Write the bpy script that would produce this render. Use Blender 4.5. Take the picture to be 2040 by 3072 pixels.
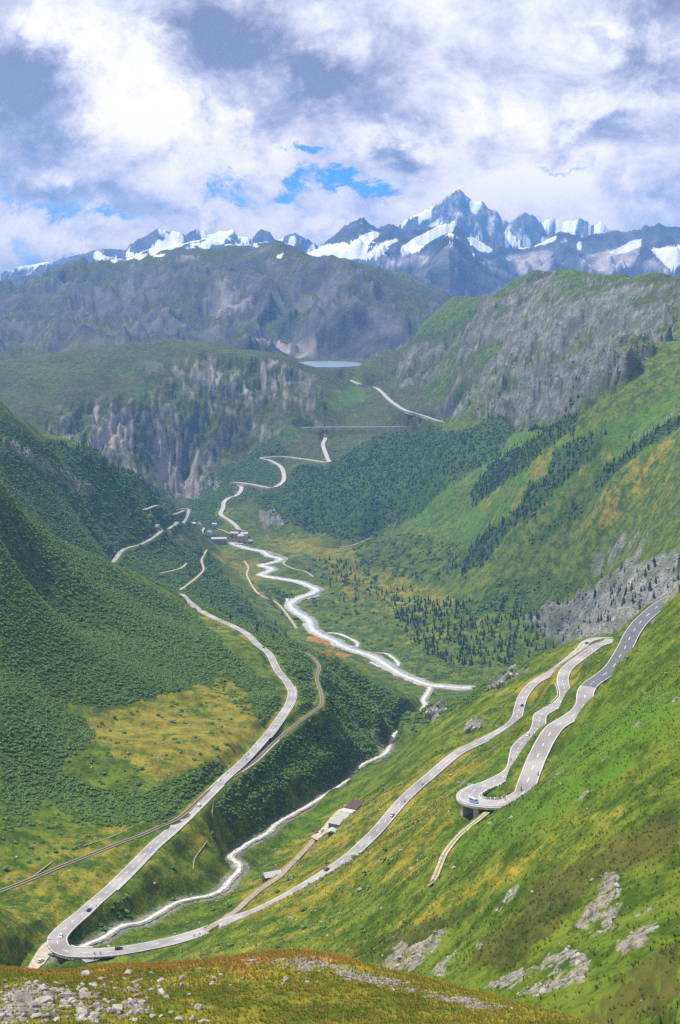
import bpy, bmesh, math, random
from mathutils import Vector, Matrix
HAZE_D,HAZE_C,SKY_B=5.1e-5,(.18,.45,1.0),.80
import numpy as np
FPX=4160.0; PITCH=math.radians(8.3); CP,SP=math.cos(PITCH),math.sin(PITCH)
def ray(u,v):
    x=(np.asarray(u,float)-1020)/FPX; y=(1536-np.asarray(v,float))/FPX
    d=CP+y*SP
    return x/d,(-SP+y*CP)/d           # X/Y , Z/Y
def proj(X,Y,Z):
    zc=Y*CP-Z*SP; yc=Y*SP+Z*CP
    return 1020+FPX*X/zc,1536-FPX*yc/zc
# ---------------------------------------------------------------- noise
def _hash(ix,iy,seed):
    h=(ix.astype(np.int64)*374761393+iy.astype(np.int64)*668265263+seed*1274126177)&0xFFFFFFFF
    h=((h^(h>>13))*1274126177)&0xFFFFFFFF
    h=h^(h>>16)
    return h
def gnoise(x,y,seed=0):
    x=np.asarray(x,float); y=np.asarray(y,float)
    x0=np.floor(x); y0=np.floor(y); fx=(x-x0).astype(np.float32); fy=(y-y0).astype(np.float32)
    ux=fx*fx*fx*(fx*(fx*6-15)+10); uy=fy*fy*fy*(fy*(fy*6-15)+10)
    ix=x0.astype(np.int64); iy=y0.astype(np.int64)
    def g(dx,dy):
        a=_hash(ix+dx,iy+dy,seed).astype(np.float32)*(2*math.pi/4294967296.0)
        return np.cos(a)*(fx-dx)+np.sin(a)*(fy-dy)
    n0=g(0,0); n1=g(1,0); n0=n0+ux*(n1-n0)
    n2=g(0,1); n3=g(1,1); n2=n2+ux*(n3-n2)
    return (n0+uy*(n2-n0))*1.45
def fbm(x,y,o=5,seed=0,gain=.5):
    s=0;a=1;t=0
    for k in range(o):
        s=s+a*gnoise(x*2**k+k*17.3,y*2**k-k*9.1,seed+k);t+=a;a*=gain
    return s/t
def ridged(x,y,o=5,seed=0,gain=.5):
    s=0;a=1;t=0;w=1
    for k in range(o):
        n=1-np.abs(gnoise(x*2**k+k*31.7,y*2**k+k*5.9,seed+k)); n=n*n*w; w=np.clip(n*1.6,0,1)
        s=s+a*n;t+=a;a*=gain
    return s/t
def sm(e0,e1,x):
    t=np.clip((x-e0)/(e1-e0),0,1); return t*t*(3-2*t)
# ---------------------------------------------------------------- thin plate splines
class TPS:
    def __init__(s,pts,lam=2e-5):
        P=np.array(pts,float); a,T=ray(P[:,0],P[:,1]); q=np.log(P[:,2])
        s.c=np.stack([a,q],1); n=len(a)
        K=s.k(s.c,s.c)+lam*np.eye(n)*np.ones(n)
        B=np.hstack([np.ones((n,1)),s.c])
        M=np.block([[K,B],[B.T,np.zeros((3,3))]])
        s.w=np.linalg.solve(M,np.concatenate([T,[0,0,0]]))
    @staticmethod
    def k(p,q):
        d=(p[:,None,0]-q[None,:,0])**2+(p[:,None,1]-q[None,:,1])**2
        return .5*d*np.log(d+1e-12)
    def __call__(s,a,q):
        sh=a.shape; p=np.stack([a.ravel(),q.ravel()],1); out=np.empty(len(p)); n=len(s.c)
        for i in range(0,len(p),40000):
            b=p[i:i+40000]; out[i:i+40000]=s.k(b,s.c)@s.w[:n]+s.w[n]+b@s.w[n+1:]
        return out.reshape(sh)
# ---------------------------------------------------------------- roads etc: (u,v,z) z=None -> interpolated
def line(pts,n=1):
    """pixels + heights -> world polyline; heights run evenly along the line in the picture between given ones"""
    P=[p if len(p)==3 else (p[0],p[1],None) for p in pts]
    u=np.array([p[0] for p in P],float); v=np.array([p[1] for p in P],float)
    L=np.concatenate([[0],np.cumsum(np.hypot(np.diff(u),np.diff(v)*2.2))])
    k=[i for i,p in enumerate(P) if p[2] is not None]
    z=np.interp(L,L[k],[P[i][2] for i in k])
    a,T=ray(u,v); Y=z/T
    return np.stack([a*Y,Y,z],1)
def smooth_line(W,step):
    """Catmull-Rom resample of a world polyline, even spacing"""
    P=np.vstack([2*W[0]-W[1],W,2*W[-1]-W[-2]]); out=[]
    for i in range(1,len(P)-2):
        p0,p1,p2,p3=P[i-1:i+3]
        t=np.linspace(0,1,24,endpoint=False)[:,None]
        out.append(.5*((2*p1)+(-p0+p2)*t+(2*p0-5*p1+4*p2-p3)*t*t+(-p0+3*p1-3*p2+p3)*t**3))
    out=np.vstack(out+[P[-2:-1]])
    for _ in range(3):   # soften
        out[1:-1]=.25*out[:-2]+.5*out[1:-1]+.25*out[2:]
    L=np.concatenate([[0],np.cumsum(np.linalg.norm(np.diff(out[:,:2],axis=0),axis=1))])
    n=max(2,int(L[-1]/step)+1); s=np.linspace(0,L[-1],n)
    return np.stack([np.interp(s,L,out[:,k]) for k in range(3)],1)
ROAD_LOWER=[(171,2820,-330),(182,2845),(208,2856,-330),(247,2859),(293,2858),(355,2853),(423,2842),(488,2829),(533,2818),(619,2791),(685,2764),(759,2739),(806,2719),(868,2686),(930,2649),(988,2612),(1047,2570),(1086,2535),(1137,2485,-314),(1215,2394),(1293,2325),(1371,2260),(1443,2224),(1498,2195),(1531,2174,-296),(1550,2153),(1557,2125),(1564,2101),(1578,2075),(1602,2049),(1649,2021),(1692,1990),(1725,1962),(1744,1945),(1753,1931),(1772,1920),(1800,1915,-275),(1835,1914,-273)]
ROAD_MID=[(1835,1917,-270),(1822,1926),(1793,1936,-268),(1763,1957),(1734,1978),(1706,2000),(1692,2021),(1688,2045),(1695,2073),(1694,2092,-256),(1673,2113),(1645,2129),(1621,2146),(1617,2172,-246),(1607,2196),(1578,2219),(1557,2243),(1550,2271),(1544,2302,-232),(1530,2318),(1504,2334),(1471,2350),(1439,2363),(1415,2377),(1408,2386,-225),(1412,2397),(1434,2406),(1461,2409),(1493,2410),(1520,2406),(1549,2393),(1571,2379,-218),(1581,2350),(1592,2320),(1605,2286),(1619,2256),(1635,2224),(1659,2188,-207),(1678,2172),(1711,2153),(1739,2132),(1753,2111),(1755,2087,-200),(1760,2068),(1777,2049),(1810,2026),(1838,2002),(1857,1974),(1876,1941,-187),(1895,1903),(1918,1870),(1947,1842),(1975,1818),(2008,1797,-173),(2040,1780),(2090,1752,-166)]
ROAD_VALLEY=[(208,2856,-330),(182,2845,-330),(171,2820,-330),(182,2799),(208,2773),(247,2741),(283,2708),(325,2672),(387,2612),(455,2542),(501,2502,-345),(559,2449),(618,2390),(677,2332,-358),(735,2280),(800,2208),(839,2156),(868,2110,-378),(875,2076),(861,2046),(833,2012),(807,1961),(774,1935,-395),(742,1903),(703,1880),(657,1860,-412),(618,1841),(589,1824),(559,1798),(546,1785),(520,1776),(498,1769,-429),(470,1768,-433)]
RAIL=[(-60,2700,-327),(0,2674,-330),(98,2635),(195,2594),(293,2555),(374,2523),(429,2503,-343),(481,2479),(520,2463),(553,2441,-349),(600,2397),(640,2360),(680,2337,-358.3),(715,2318),(768,2280),(813,2236),(859,2196),(911,2156),(950,2128),(965,2110,-386),(963,2080),(953,2050),(950,2030),(958,2005),(950,1985,-410),(924,1962),(884,1949,-430)]
STREAM=[(215,2862,-335.5),(260,2829,-337),(312,2807),(364,2774),(429,2761,-347.5),(481,2732),(533,2703,-356.5),(585,2690),(637,2680),(677,2657),(696,2628),(719,2608),(716,2585,-376),(693,2566),(716,2546),(748,2524),(794,2501),(839,2462,-399),(891,2433),(943,2403),(989,2374,-425),(1059,2325),(1085,2293),(1111,2280,-468),(1160,2254),(1176,2215),(1192,2195,-535),(1241,2163),(1277,2117,-600),(1272,2098),(1288,2072),(1293,2059,-655)]
RIVER=[(693,1627,-672),(733,1641),(768,1649),(792,1654),(810,1666),(846,1677),(817,1688),(786,1695),(818,1705),(797,1718),(784,1724),(843,1735),(894,1743),(930,1756),(953,1768),(935,1781),(904,1791),(875,1809),(878,1824),(904,1842),(930,1860),(937,1883),(960,1901),(996,1916),(1032,1937),(1072,1952),(1113,1965),(1139,1978),(1169,1998),(1210,2023),(1251,2039),(1287,2052,-657),(1328,2057),(1389,2062),(1450,2062,-655)]
GRIMSEL=[(736,1595,-668),(717,1590),(707,1579),(688,1563),(669,1552),(662,1541),(669,1528),(672,1509),(688,1496),(709,1489),(722,1475,-600),(722,1460),(696,1449,-588),(748,1454),(813,1465,-575),(846,1450),(852,1428),(842,1402),(813,1385),(784,1376,-523),(846,1372),(911,1379),(982,1389,-512),(982,1376),(969,1337),(976,1317),(963,1301),(924,1291),(898,1285,-432),(1020,1283),(1150,1283),(1280,1280),(1381,1280,-398),(1326,1268),(1267,1248),(1215,1232),(1170,1203,-336),(1144,1177),(1124,1164),(1079,1154),(1046,1141),(1020,1138),(956,1125,-255)]
# ---------------------------------------------------------------- control points (u,v,distance)
def zp(u,v,z): return (u,v,float(z/ray(u,v)[1]))
def ctrl_from(W,every):
    out=[]
    for p in W[::every]:
        u,v=proj(*p); out.append((float(u),float(v),float(p[1])))
    return out
def main_points():
    C=[]
    for L,e in ((ROAD_LOWER,2),(ROAD_MID,2),(ROAD_VALLEY,2),(RAIL,2),(STREAM,2),(RIVER,3),(GRIMSEL,3)):
        W=line(L); C+=ctrl_from(W,e)
    # near right slope above the roads, down to the foreground
    C+=[(1600,2500,425),(1640,2700,345),(1600,2850,300),(1500,2960,290),(1300,2960,340),(2040,2500,330),(2040,2250,400),(2040,2000,540),
        (2040,1850,690),(1900,2200,455),(1850,2350,415),(1800,2550,350),(1850,2800,275),(2040,2800,250),(2040,3072,195),(1800,3072,220),(2200,2500,300),(2200,2000,470),(2200,1780,640),
        (1000,2750,600),(1100,2850,490),(1300,2650,500),(1350,2800,410),(1200,2500,690),(1450,2550,470),(800,2830,590),(500,2890,622),(1000,2900,470),(800,2950,470),(600,3000,500),(200,3010,580),zp(150,2850,-331),zp(112,2890,-331.3),zp(70,2908,-331),zp(300,2885,-329),zp(180,2900,-334),zp(420,2875,-325),(0,2925,640),(0,2800,660),(-150,2750,640),(-200,3000,540),
        (1200,3000,370),(1000,3072,360),(500,3072,420),(1500,3072,250),(1300,3072,300),
        (1420,2480,540),(1380,2440,610),(1500,2440,545),(1460,2420,600)]
    # slope falling from the lower road to the gorge, crest against the valley
    C+=[(1300,2230,1010),(1250,2215,1180),(1330,2140,1230),(1400,2085,1290),(1450,2062,1330),(1500,2025,1270),(1560,1990,1260),(1640,1958,1240),(1720,1925,1210),(1850,1905,1180),(1960,1890,1100),(2100,1870,1000),
        (1100,2400,900),(1060,2360,1120),(1180,2300,1130),(1000,2480,940),(900,2560,860),(700,2680,800),(500,2770,760)]
    # hidden back of that crest
    C+=[(1450,2150,1600),(1450,2120,2000),(1640,2080,1600),(1640,2030,2000),(1850,2040,1500),(1850,1990,1900),(2100,2000,1400),(2100,1900,1800),(1330,2120,1650)]
    # spur between valley road and gorge
    C+=[(1026,1995,1780),(1083,2019,1870),(1159,2059,1960),(1210,2085,2030),(1251,2135,2030),(1100,2180,1560),(1000,2150,1450),(1000,2250,1290),(1060,2220,1440),(900,2300,1180),(800,2400,1050),(1120,2240,1530),(700,2480,960)]
    C+=[(1000,2060,2250),(1100,2085,2280),(900,2010,2200),(800,1960,2250)]     # its hidden back
    C+=[(500,2600,830),(450,2680,790),(560,2560,870),(640,2500,920)]
    C+=[(880,1950,1720),(800,1905,1860),(730,1870,1980),(650,1835,2080),(560,1800,2200)]
    # left hillside
    C+=[(0,1465,1500),(0,1700,1400),(0,2000,1150),(0,2300,975),(0,2500,840),(100,1700,1490),(300,2200,1120),(300,2400,960),(600,2150,1215),(600,1960,1480),(300,1900,1420),(300,1750,1680),(120,2100,1120),(450,2050,1260),(500,1850,1760),(400,1800,1780),(740,2080,1330),
        (98,1558,1650),(163,1603,1720),(228,1649,1800),(293,1681,1860),(338,1691,1930),(390,1714,1990),(442,1740,2050),(-150,1330,1350),(-150,1600,1250),(-150,2000,1050),(-150,2400,860)]
    C+=[(0,1560,1900),(98,1640,2050),(228,1720,2200),(338,1760,2300),(442,1800,2420),(-150,1480,1750),(500,1810,2400)]     # behind that crest
    # far left hillside
    C+=[(0,1252,2600),(65,1272,2680),(143,1324,2850),(260,1350,3100),(306,1378,3200),(390,1430,3500),(455,1462,3750),(514,1495,3900),(100,1450,2480),(0,1400,2400),(300,1600,2880),(200,1500,2700),(400,1550,3300),(500,1700,2850),(620,1780,2720),(570,1620,3450),(618,1640,3780),(640,1690,3500),(560,1720,2950),(700,1800,2840),(790,1890,2800),(740,1810,3000),(-150,1180,2350),(-150,1350,2200),(338,1688,2670),(423,1633,3000),(481,1587,3344),(450,1530,3750),(550,1560,3850),(660,1850,2520),(530,1780,2600)]
    C+=[(0,1320,3100),(143,1380,3400),(306,1440,3750),(455,1510,4250),(-150,1260,2900),(514,1530,4300)]   # behind
    # valley floor
    C+=[zp(900,1650,-668),zp(1050,1640,-662),zp(800,1610,-668),zp(950,1700,-667),zp(1100,1750,-660),zp(1000,1850,-664),zp(1150,1900,-660),zp(1300,1950,-653),zp(1250,1800,-650),zp(700,1680,-668),zp(780,1760,-664),zp(850,1860,-660),zp(940,1925,-655),zp(650,1630,-672),zp(1400,2000,-650),zp(1100,1990,-655)]
    # right slope up to the rocky ridge
    C+=[zp(1500,1950,-635),zp(1700,1900,-590),zp(1600,1800,-575),zp(1850,1800,-480),zp(2000,1700,-390),zp(1400,1700,-590),zp(1200,1720,-645),zp(1150,1600,-640),zp(1000,1590,-660),zp(1500,1500,-440),zp(1800,1500,-360),zp(2040,1450,-290),zp(1300,1400,-440),zp(1350,1600,-560),zp(1700,1650,-480),zp(1600,1250,-245),zp(1000,1480,-570),zp(1100,1500,-555),zp(2000,1200,-178),zp(2200,1600,-330),zp(2200,1300,-200),zp(1800,1300,-250),
        (2040,1000,3270),(2040,833,3750),(2200,980,3000),(2200,800,3500),(1850,1050,3650),(1850,829,4250),(1700,1050,3950),(1661,831,4600),(1736,834,4500),(1801,837,4400),(1931,826,4000),(1573,844,4850),(1527,858,4980),(1495,886,5080),(1469,916,5150),(1423,922,5250),(1365,926,5350),(1550,1000,4650),(1400,1150,4750),(1250,1000,5480),(1300,1060,5250),(1200,1110,5480),(1130,1085,5700),(1060,1112,5620),(1250,1180,5060),(1300,1340,4200)]
    C+=[(2040,900,4200),(1850,890,4700),(1661,890,5100),(1527,920,5500),(1365,980,5900),(1250,1050,6000),(2200,870,3900),(2040,960,5500),(1661,960,6200)]
    # cliff and plateau
    C+=[(0,1110,5150),(150,1092,5250),(260,1066,5350),(420,1058,5400),(520,1062,5400),(650,1092,5350),(760,1087,5400),(870,1092,5450),(900,1108,5460),(0,1260,4650),(150,1250,4650),(300,1250,4830),(450,1250,4920),(450,1150,5150),(300,1150,5060),(650,1200,5180),(800,1200,5280),(880,1200,5230),(300,1400,4560),(450,1450,4680),(540,1505,4780),(620,1440,4820),(720,1380,4940),(820,1300,5060),(880,1270,5080),(930,1200,5250),(960,1150,5400),(-150,1130,5000),(-150,1260,4550),(590,1500,4700)]
    C+=[zp(880,1100,-233),zp(1080,1100,-232),zp(1000,1104,-234),(980,1082,6420),(1100,1078,6300),(800,1075,6000),(600,1050,6000),(400,1045,6000),(200,1062,5900),(0,1092,5800),(-150,1110,5600)]
    return C
def fore_points():
    S=[(-150,2900),(0,2904),(78,2908),(130,2921),(195,2914),(247,2907),(325,2898),(510,2893),(627,2881),(743,2869),(860,2857),(938,2857),(1016,2871),(1086,2890),(1118,2903),(1280,2937),(1410,2969),(1540,3008),(1670,3041),(1768,3072),(1900,3130),(2200,3260)]
    C=[]
    for u,v in S:
        Y=215-60*max(0,(u-900)/1000)-10*max(0,(500-u)/500)
        C+=[(u,v,Y),(u,v+.42*(215-Y+9),Y*.93),(u,v+110,Y*1.18),(u,v+260,Y*1.5)]
    for u in (-150,150,500,800,1100,1400,1700,2100):
        C+=[(u,3072+(60 if u>1700 else 0),150-25*max(0,(u-900)/1000)),(u,3300,112),(u,3700,75)]
    return C
def mid_points():
    S=[(-150,895),(0,884),(65,864),(130,833),(195,820),(247,803),(300,808),(364,796),(416,780),(455,773),(470,758),(507,747),(540,757),(580,757),(618,750),(644,772),(690,763),(716,773),(761,750),(794,737),(839,723),(872,741),(911,760),(943,776),(976,786),(1020,784),(1085,787),(1144,806),(1189,822),(1248,851),(1313,884),(1365,916),(1420,950)]
    C=[]
    for u,v in S:
        Y=8600-800*sm(200,900,u)-500*sm(900,1300,u)
        C+=[(u,v,float(Y)),(u,v+60,float(Y*1.12))]
    C+=[(0,1000,6900),(200,1000,6900),(0,1060,6400),(200,1040,6300),(400,1000,6600),(400,900,7400),(200,900,7500),(600,1000,6700),(600,900,7200),(700,820,7600),(800,1000,6600),(850,900,7000),(850,800,7500),(1000,1000,6500),(1000,900,6900),(1050,1070,6350),(900,1075,6350),(1150,900,6800),(1150,1050,6350),(1300,1000,6400),(700,1060,6250),(500,1045,6200),(1500,1050,6600),(2000,1050,7000),(1700,950,7600),(2100,950,8000),(-150,1050,6500),(-150,960,7500)]
    C+=[(900,1110,6250),(1080,1110,6250)]
    C+=[(0,1180,5600),(500,1180,5600),(1000,1180,5700),(1500,1180,5700),(2000,1180,5700)]
    return C
RIDGE_BACK=[(0,812),(52,796),(156,776),(228,757),(267,750),(293,739),(377,741),(390,724),(429,705),(472,679),(520,690),(556,697),(572,689),(591,674),(618,690),(631,698),(657,685),(699,680),(712,702),(748,698),(761,702),(771,687),(787,679),(807,682),(826,711),(846,707),(885,690),(911,702),(950,724),(963,731)]
RIDGE_SUMMIT=[(1040,740),(1166,700),(1195,672),(1209,655),(1225,648),(1241,640),(1262,630),(1280,624),(1300,610),(1319,598),(1328,588),(1339,581),(1355,571),(1375,560),(1388,568),(1397,575),(1410,586),(1423,594),(1446,596),(1455,606),(1462,617),(1485,622),(1496,634),(1505,646),(1527,659),(1540,652),(1553,643),(1570,633),(1583,627),(1594,634),(1605,640),(1615,652),(1625,664),(1640,690),(1680,760)]
RIDGE_SNOW=[(1600,700),(1625,663),(1648,651),(1690,658),(1723,656),(1745,648),(1760,657),(1775,669),(1791,670),(1804,658),(1817,674),(1830,690),(1860,720)]
RIDGE_FRONT=[(-150,850),(0,840),(100,822),(200,806),(300,786),(390,770),(450,745),(520,735),(570,720),(618,712),(660,722),(700,735),(760,730),(800,722),(830,730),(870,748),(920,757),(955,742),(976,721),(1000,704),(1020,689),(1040,672),(1059,659),(1075,652),(1088,644),(1096,655),(1105,666),(1134,679),(1150,672),(1166,666),(1189,672),(1215,688),(1240,690),(1262,684),(1300,679),(1340,670),(1368,671),(1400,698),(1440,722),(1500,735),(1560,747),(1600,737),(1640,717),(1680,692),(1700,690),(1720,704),(1745,708),(1790,697),(1830,690),(1885,689),(1918,685),(1930,674),(1940,668),(1952,675),(1960,676),(1968,670),(1976,666),(1985,672),(1996,677),(2040,674),(2200,665)]
RIDGE_DARK=[(1150,900),(1230,820),(1287,770),(1310,735),(1330,708),(1345,697),(1362,702),(1385,722),(1410,750),(1436,778),(1480,800),(1520,818),(1566,840),(1640,880),(1700,910)]
RIDGE_SIDE=[(1380,900),(1420,770),(1440,752),(1470,750),(1500,765),(1540,795),(1566,832),(1600,860)]
# (profile, distance, base v, depth of front face as share of distance, seed)
RANGES=[(RIDGE_BACK,17500,1.0,.10,11),(RIDGE_SUMMIT,19500,1.0,.10,23),(RIDGE_SNOW,22000,1.0,.08,37),(RIDGE_FRONT,14500,1.0,.13,41),(RIDGE_DARK,11500,1.0,.16,53)]
# ======================================================================= camera, world, sun, exposure
for ob in list(bpy.data.objects): bpy.data.objects.remove(ob,do_unlink=True)
SC=bpy.context.scene; COL=SC.collection
rng=np.random.default_rng(7)
cam=bpy.data.cameras.new('camera'); camo=bpy.data.objects.new('camera',cam); COL.objects.link(camo); SC.camera=camo
cam.sensor_fit='VERTICAL'; cam.sensor_height=36.0; cam.lens=FPX/3072*36.0; cam.clip_start=1.0; cam.clip_end=120000
camo.rotation_euler=(math.pi/2-PITCH,0,0)
SUN_EL,SUN_AZ=math.radians(60),math.radians(-58)      # azimuth from +Y towards +X
sun=bpy.data.lights.new('sun','SUN'); sun.energy=4.6; sun.angle=math.radians(.53); sun.color=(1,.955,.88)
suno=bpy.data.objects.new('sun',sun); COL.objects.link(suno)
sd=Vector((math.sin(SUN_AZ)*math.cos(SUN_EL),math.cos(SUN_AZ)*math.cos(SUN_EL),math.sin(SUN_EL)))
suno.rotation_euler=(-sd).to_track_quat('-Z','Y').to_euler()
SC.view_settings.view_transform='Standard'; SC.view_settings.look='None'; SC.view_settings.gamma=1; SC.view_settings.exposure=0.66
SC.view_settings.use_curve_mapping=False
SC.cycles.use_denoising=False
SC.cycles.volume_bounces=0; SC.cycles.max_bounces=4; SC.cycles.diffuse_bounces=2
try: SC.cycles.denoiser='OPENIMAGEDENOISE'
except Exception: pass
# ----------------------------------------------------------------------- node helper
class NT:
    def __init__(s,tree): s.t=tree; s.n=tree.nodes; s.l=tree.links
    def new(s,typ,**kw):
        n=s.n.new(typ)
        for k,v in kw.items(): setattr(n,k,v)
        return n
    def put(s,sock,v):
        if v is None: return
        if isinstance(v,bpy.types.NodeSocket): s.l.new(v,sock)
        else: sock.default_value=v
    def m(s,op,a,b=None,c=None,clamp=False):
        n=s.new('ShaderNodeMath',operation=op,use_clamp=clamp); s.put(n.inputs[0],a); s.put(n.inputs[1],b)
        if c is not None: s.put(n.inputs[2],c)
        return n.outputs[0]
    def vm(s,op,a,b=None,sc=None):
        n=s.new('ShaderNodeVectorMath',operation=op); s.put(n.inputs[0],a)
        if b is not None: s.put(n.inputs[1],b)
        if sc is not None: s.put(n.inputs[3],sc)
        return n.outputs[0]
    def mix(s,f,a,b):
        n=s.new('ShaderNodeMix',data_type='RGBA'); s.put(n.inputs[0],f)
        for i,v in ((6,a),(7,b)):
            if isinstance(v,tuple) and len(v)==3: v=(*v,1)
            s.put(n.inputs[i],v)
        return n.outputs[2]
    def noise(s,vec,scale,detail=4,rough=.55,dist=0.,col=False):
        n=s.new('ShaderNodeTexNoise'); s.put(n.inputs['Vector'],vec); n.inputs['Scale'].default_value=scale
        n.inputs['Detail'].default_value=detail; n.inputs['Roughness'].default_value=rough; n.inputs['Distortion'].default_value=dist
        return n.outputs['Color' if col else 'Fac']
    def ss(s,x,a,b):
        n=s.new('ShaderNodeMapRange',interpolation_type='SMOOTHSTEP'); s.put(n.inputs[0],x); n.inputs[1].default_value=a; n.inputs[2].default_value=b
        return n.outputs[0]
# ----------------------------------------------------------------------- sky
wd=bpy.data.worlds.new('World'); SC.world=wd; wd.use_nodes=True; wd.node_tree.nodes.clear()
w=NT(wd.node_tree)
out=w.new('ShaderNodeOutputWorld')
sky=w.new('ShaderNodeTexSky',sky_type='NISHITA'); sky.sun_disc=False; sky.sun_elevation=SUN_EL; sky.sun_rotation=SUN_AZ; sky.altitude=2400; sky.air_density=1.0; sky.dust_density=.4; sky.ozone_density=2
bg1=w.new('ShaderNodeBackground'); bg1.inputs[1].default_value=.10
tint=w.vm('MULTIPLY',sky.outputs[0],(.13,.55,.95)); w.l.new(tint,bg1.inputs[0])
tc=w.new('ShaderNodeTexCoord'); D=w.vm('NORMALIZE',tc.outputs['Generated'])
sep=w.new('ShaderNodeSeparateXYZ'); w.l.new(D,sep.inputs[0]); dx,dy,dz=sep.outputs
az=w.m('ARCTAN2',dx,dy); el=w.m('ARCSINE',dz)
# cloud coordinates: wide cells, flatter towards the horizon
hz=w.m('ADD',w.m('MAXIMUM',dz,-.02),.24)
cb=w.new('ShaderNodeCombineXYZ'); w.put(cb.inputs[0],w.m('DIVIDE',dx,hz)); w.put(cb.inputs[1],w.m('DIVIDE',dy,hz)); w.put(cb.inputs[2],w.m('MULTIPLY',dz,6.))
P=cb.outputs[0]
n_big=w.noise(P,.9,5,.56,.35); n_mid=w.noise(w.vm('MULTIPLY',D,(1,1,1.7)),8.5,9,.62,.35); n_fine=w.noise(w.vm('MULTIPLY',D,(1,1,1.5)),17,9,.66,.6)
wr=w.vm('SUBTRACT',w.noise(D,9,6,.62,0,True),(.5,.5,.5)); Dw=w.vm('MULTIPLY',w.vm('ADD',D,w.vm('SCALE',wr,None,.11)),(1,1,1.35))
def billow(sc,det): return w.m('ABSOLUTE',w.m('SUBTRACT',w.m('MULTIPLY',w.noise(Dw,sc,det,.5),2.),1.))
bil=w.m('ADD',w.m('MULTIPLY',billow(13,1),.9),w.m('ADD',w.m('MULTIPLY',billow(29,1),.55),w.m('MULTIPLY',billow(66,2),.35)))   # puffs with dark seams
sw=w.new('ShaderNodeSeparateXYZ'); w.l.new(w.vm('SUBTRACT',w.noise(D,7,9,.66,.3,True),(.5,.5,.5)),sw.inputs[0])
azw=w.m('ADD',az,w.m('MULTIPLY',sw.outputs[0],.20)); elw=w.m('ADD',el,w.m('MULTIPLY',sw.outputs[1],.13))
def blobs(L,x=azw,y=elw):
    tot=None
    for (u,v,su,sv,amp) in L:
        a,T=ray(u,v); a0=math.atan(float(a)); e0=math.atan(float(T)*math.cos(a0))
        qx=w.m('MULTIPLY',w.m('SUBTRACT',x,a0),FPX/su); qy=w.m('MULTIPLY',w.m('SUBTRACT',y,e0),FPX/sv)
        g=w.m('EXPONENT',w.m('MULTIPLY',w.m('ADD',w.m('MULTIPLY',qx,qx),w.m('MULTIPLY',qy,qy)),-1.))
        g=w.m('MULTIPLY',g,amp); tot=g if tot is None else w.m('ADD',tot,g)
    return tot
DARK=[(90,130,130,90,.8),(60,280,110,90,.5),(230,410,150,90,.9),(300,555,230,50,.95),(60,560,120,60,.6),(700,190,200,75,1.0),(620,90,110,60,.5),(980,260,110,60,1.0),(700,345,110,45,.5),(1190,425,75,40,1.0),(1990,230,90,90,.8),(1990,60,80,60,.5),(1720,440,190,30,.5),(540,610,160,45,.5),(1930,470,120,35,.4),(1500,180,120,60,.2)]
LIGHT=[(160,70,120,70,.8),(260,190,60,70,.7),(480,330,140,70,.9),(400,260,80,60,.8),(640,450,190,60,.9),(250,520,80,30,.6),(430,120,60,70,.5),(200,690,240,50,.9),(60,640,70,50,.9),(900,640,260,40,.9),(700,600,100,50,.6),(1250,590,180,45,.9),(1430,545,110,45,1.1),(1630,560,150,50,1.0),(1080,440,80,50,.6),(1250,380,110,35,.6),(1420,330,130,40,.6),(1700,360,220,45,.7),(1900,620,200,50,.8),(1850,150,90,70,.5),(1000,130,130,50,.25),(1250,250,200,60,.15)]
GAP=[(865,440,66,20,1.0),(800,545,80,22,.8),(990,525,130,17,.75),(1130,525,90,16,.6),(1680,500,100,12,.5),(10,570,60,45,.6),(260,600,190,18,.7),(440,640,80,14,.7),(150,790,90,50,.5),(50,760,60,50,.5)]
dk=blobs(DARK); lt=blobs(LIGHT); gp=blobs(GAP)
cover=w.m('SUBTRACT',w.m('ADD',.80,w.m('MULTIPLY',w.m('SUBTRACT',n_big,.5),.9)),gp)
cover=w.m('ADD',cover,w.m('MULTIPLY',w.m('SUBTRACT',n_fine,.5),.7))
cov=w.ss(cover,-.10,.66)
lum=w.m('ADD',.445,w.m('MULTIPLY',w.m('SUBTRACT',n_mid,.5),.95))
lum=w.m('ADD',lum,w.m('MULTIPLY',w.m('SUBTRACT',n_fine,.5),.75))
lum=w.m('ADD',lum,w.m('MULTIPLY',w.m('SUBTRACT',bil,.42),w.m('ADD',.12,w.m('MULTIPLY',lt,.80))))
lum=w.m('ADD',lum,w.m('SUBTRACT',w.m('MULTIPLY',lt,.36),w.m('MULTIPLY',dk,.36)))
lum=w.m('ADD',w.m('MULTIPLY',w.m('SUBTRACT',lum,.47),1.6),.56)
cr=w.new('ShaderNodeValToRGB'); w.l.new(lum,cr.inputs[0]); e=cr.color_ramp.elements
e[0].position=0.0; e[0].color=(.17,.18,.26,1); e[1].position=1.0; e[1].color=(1.0,.99,.98,1)
for p_,c_ in ((.22,(.32,.335,.44,1)),(.46,(.58,.595,.69,1)),(.70,(.84,.84,.87,1))):
    q_=e.new(p_); q_.color=c_
# low cloud made brighter and warmer in colour, offsetting the blue haze before it
lowsky=w.m('EXPONENT',w.m('MULTIPLY',w.m('MAXIMUM',dz,0.),-9.))
warm=w.mix(lowsky,(1,1,1),(2.3,1.7,1.1))
bg2=w.new('ShaderNodeBackground'); w.l.new(w.vm('MULTIPLY',cr.outputs[0],warm),bg2.inputs[0]); bg2.inputs[1].default_value=SKY_B
mx=w.new('ShaderNodeMixShader'); w.l.new(cov,mx.inputs[0]); w.l.new(bg1.outputs[0],mx.inputs[1]); w.l.new(bg2.outputs[0],mx.inputs[2]); w.l.new(mx.outputs[0],out.inputs[0])
wd.cycles.sampling_method='MANUAL'; wd.cycles.sample_map_resolution=512
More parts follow.
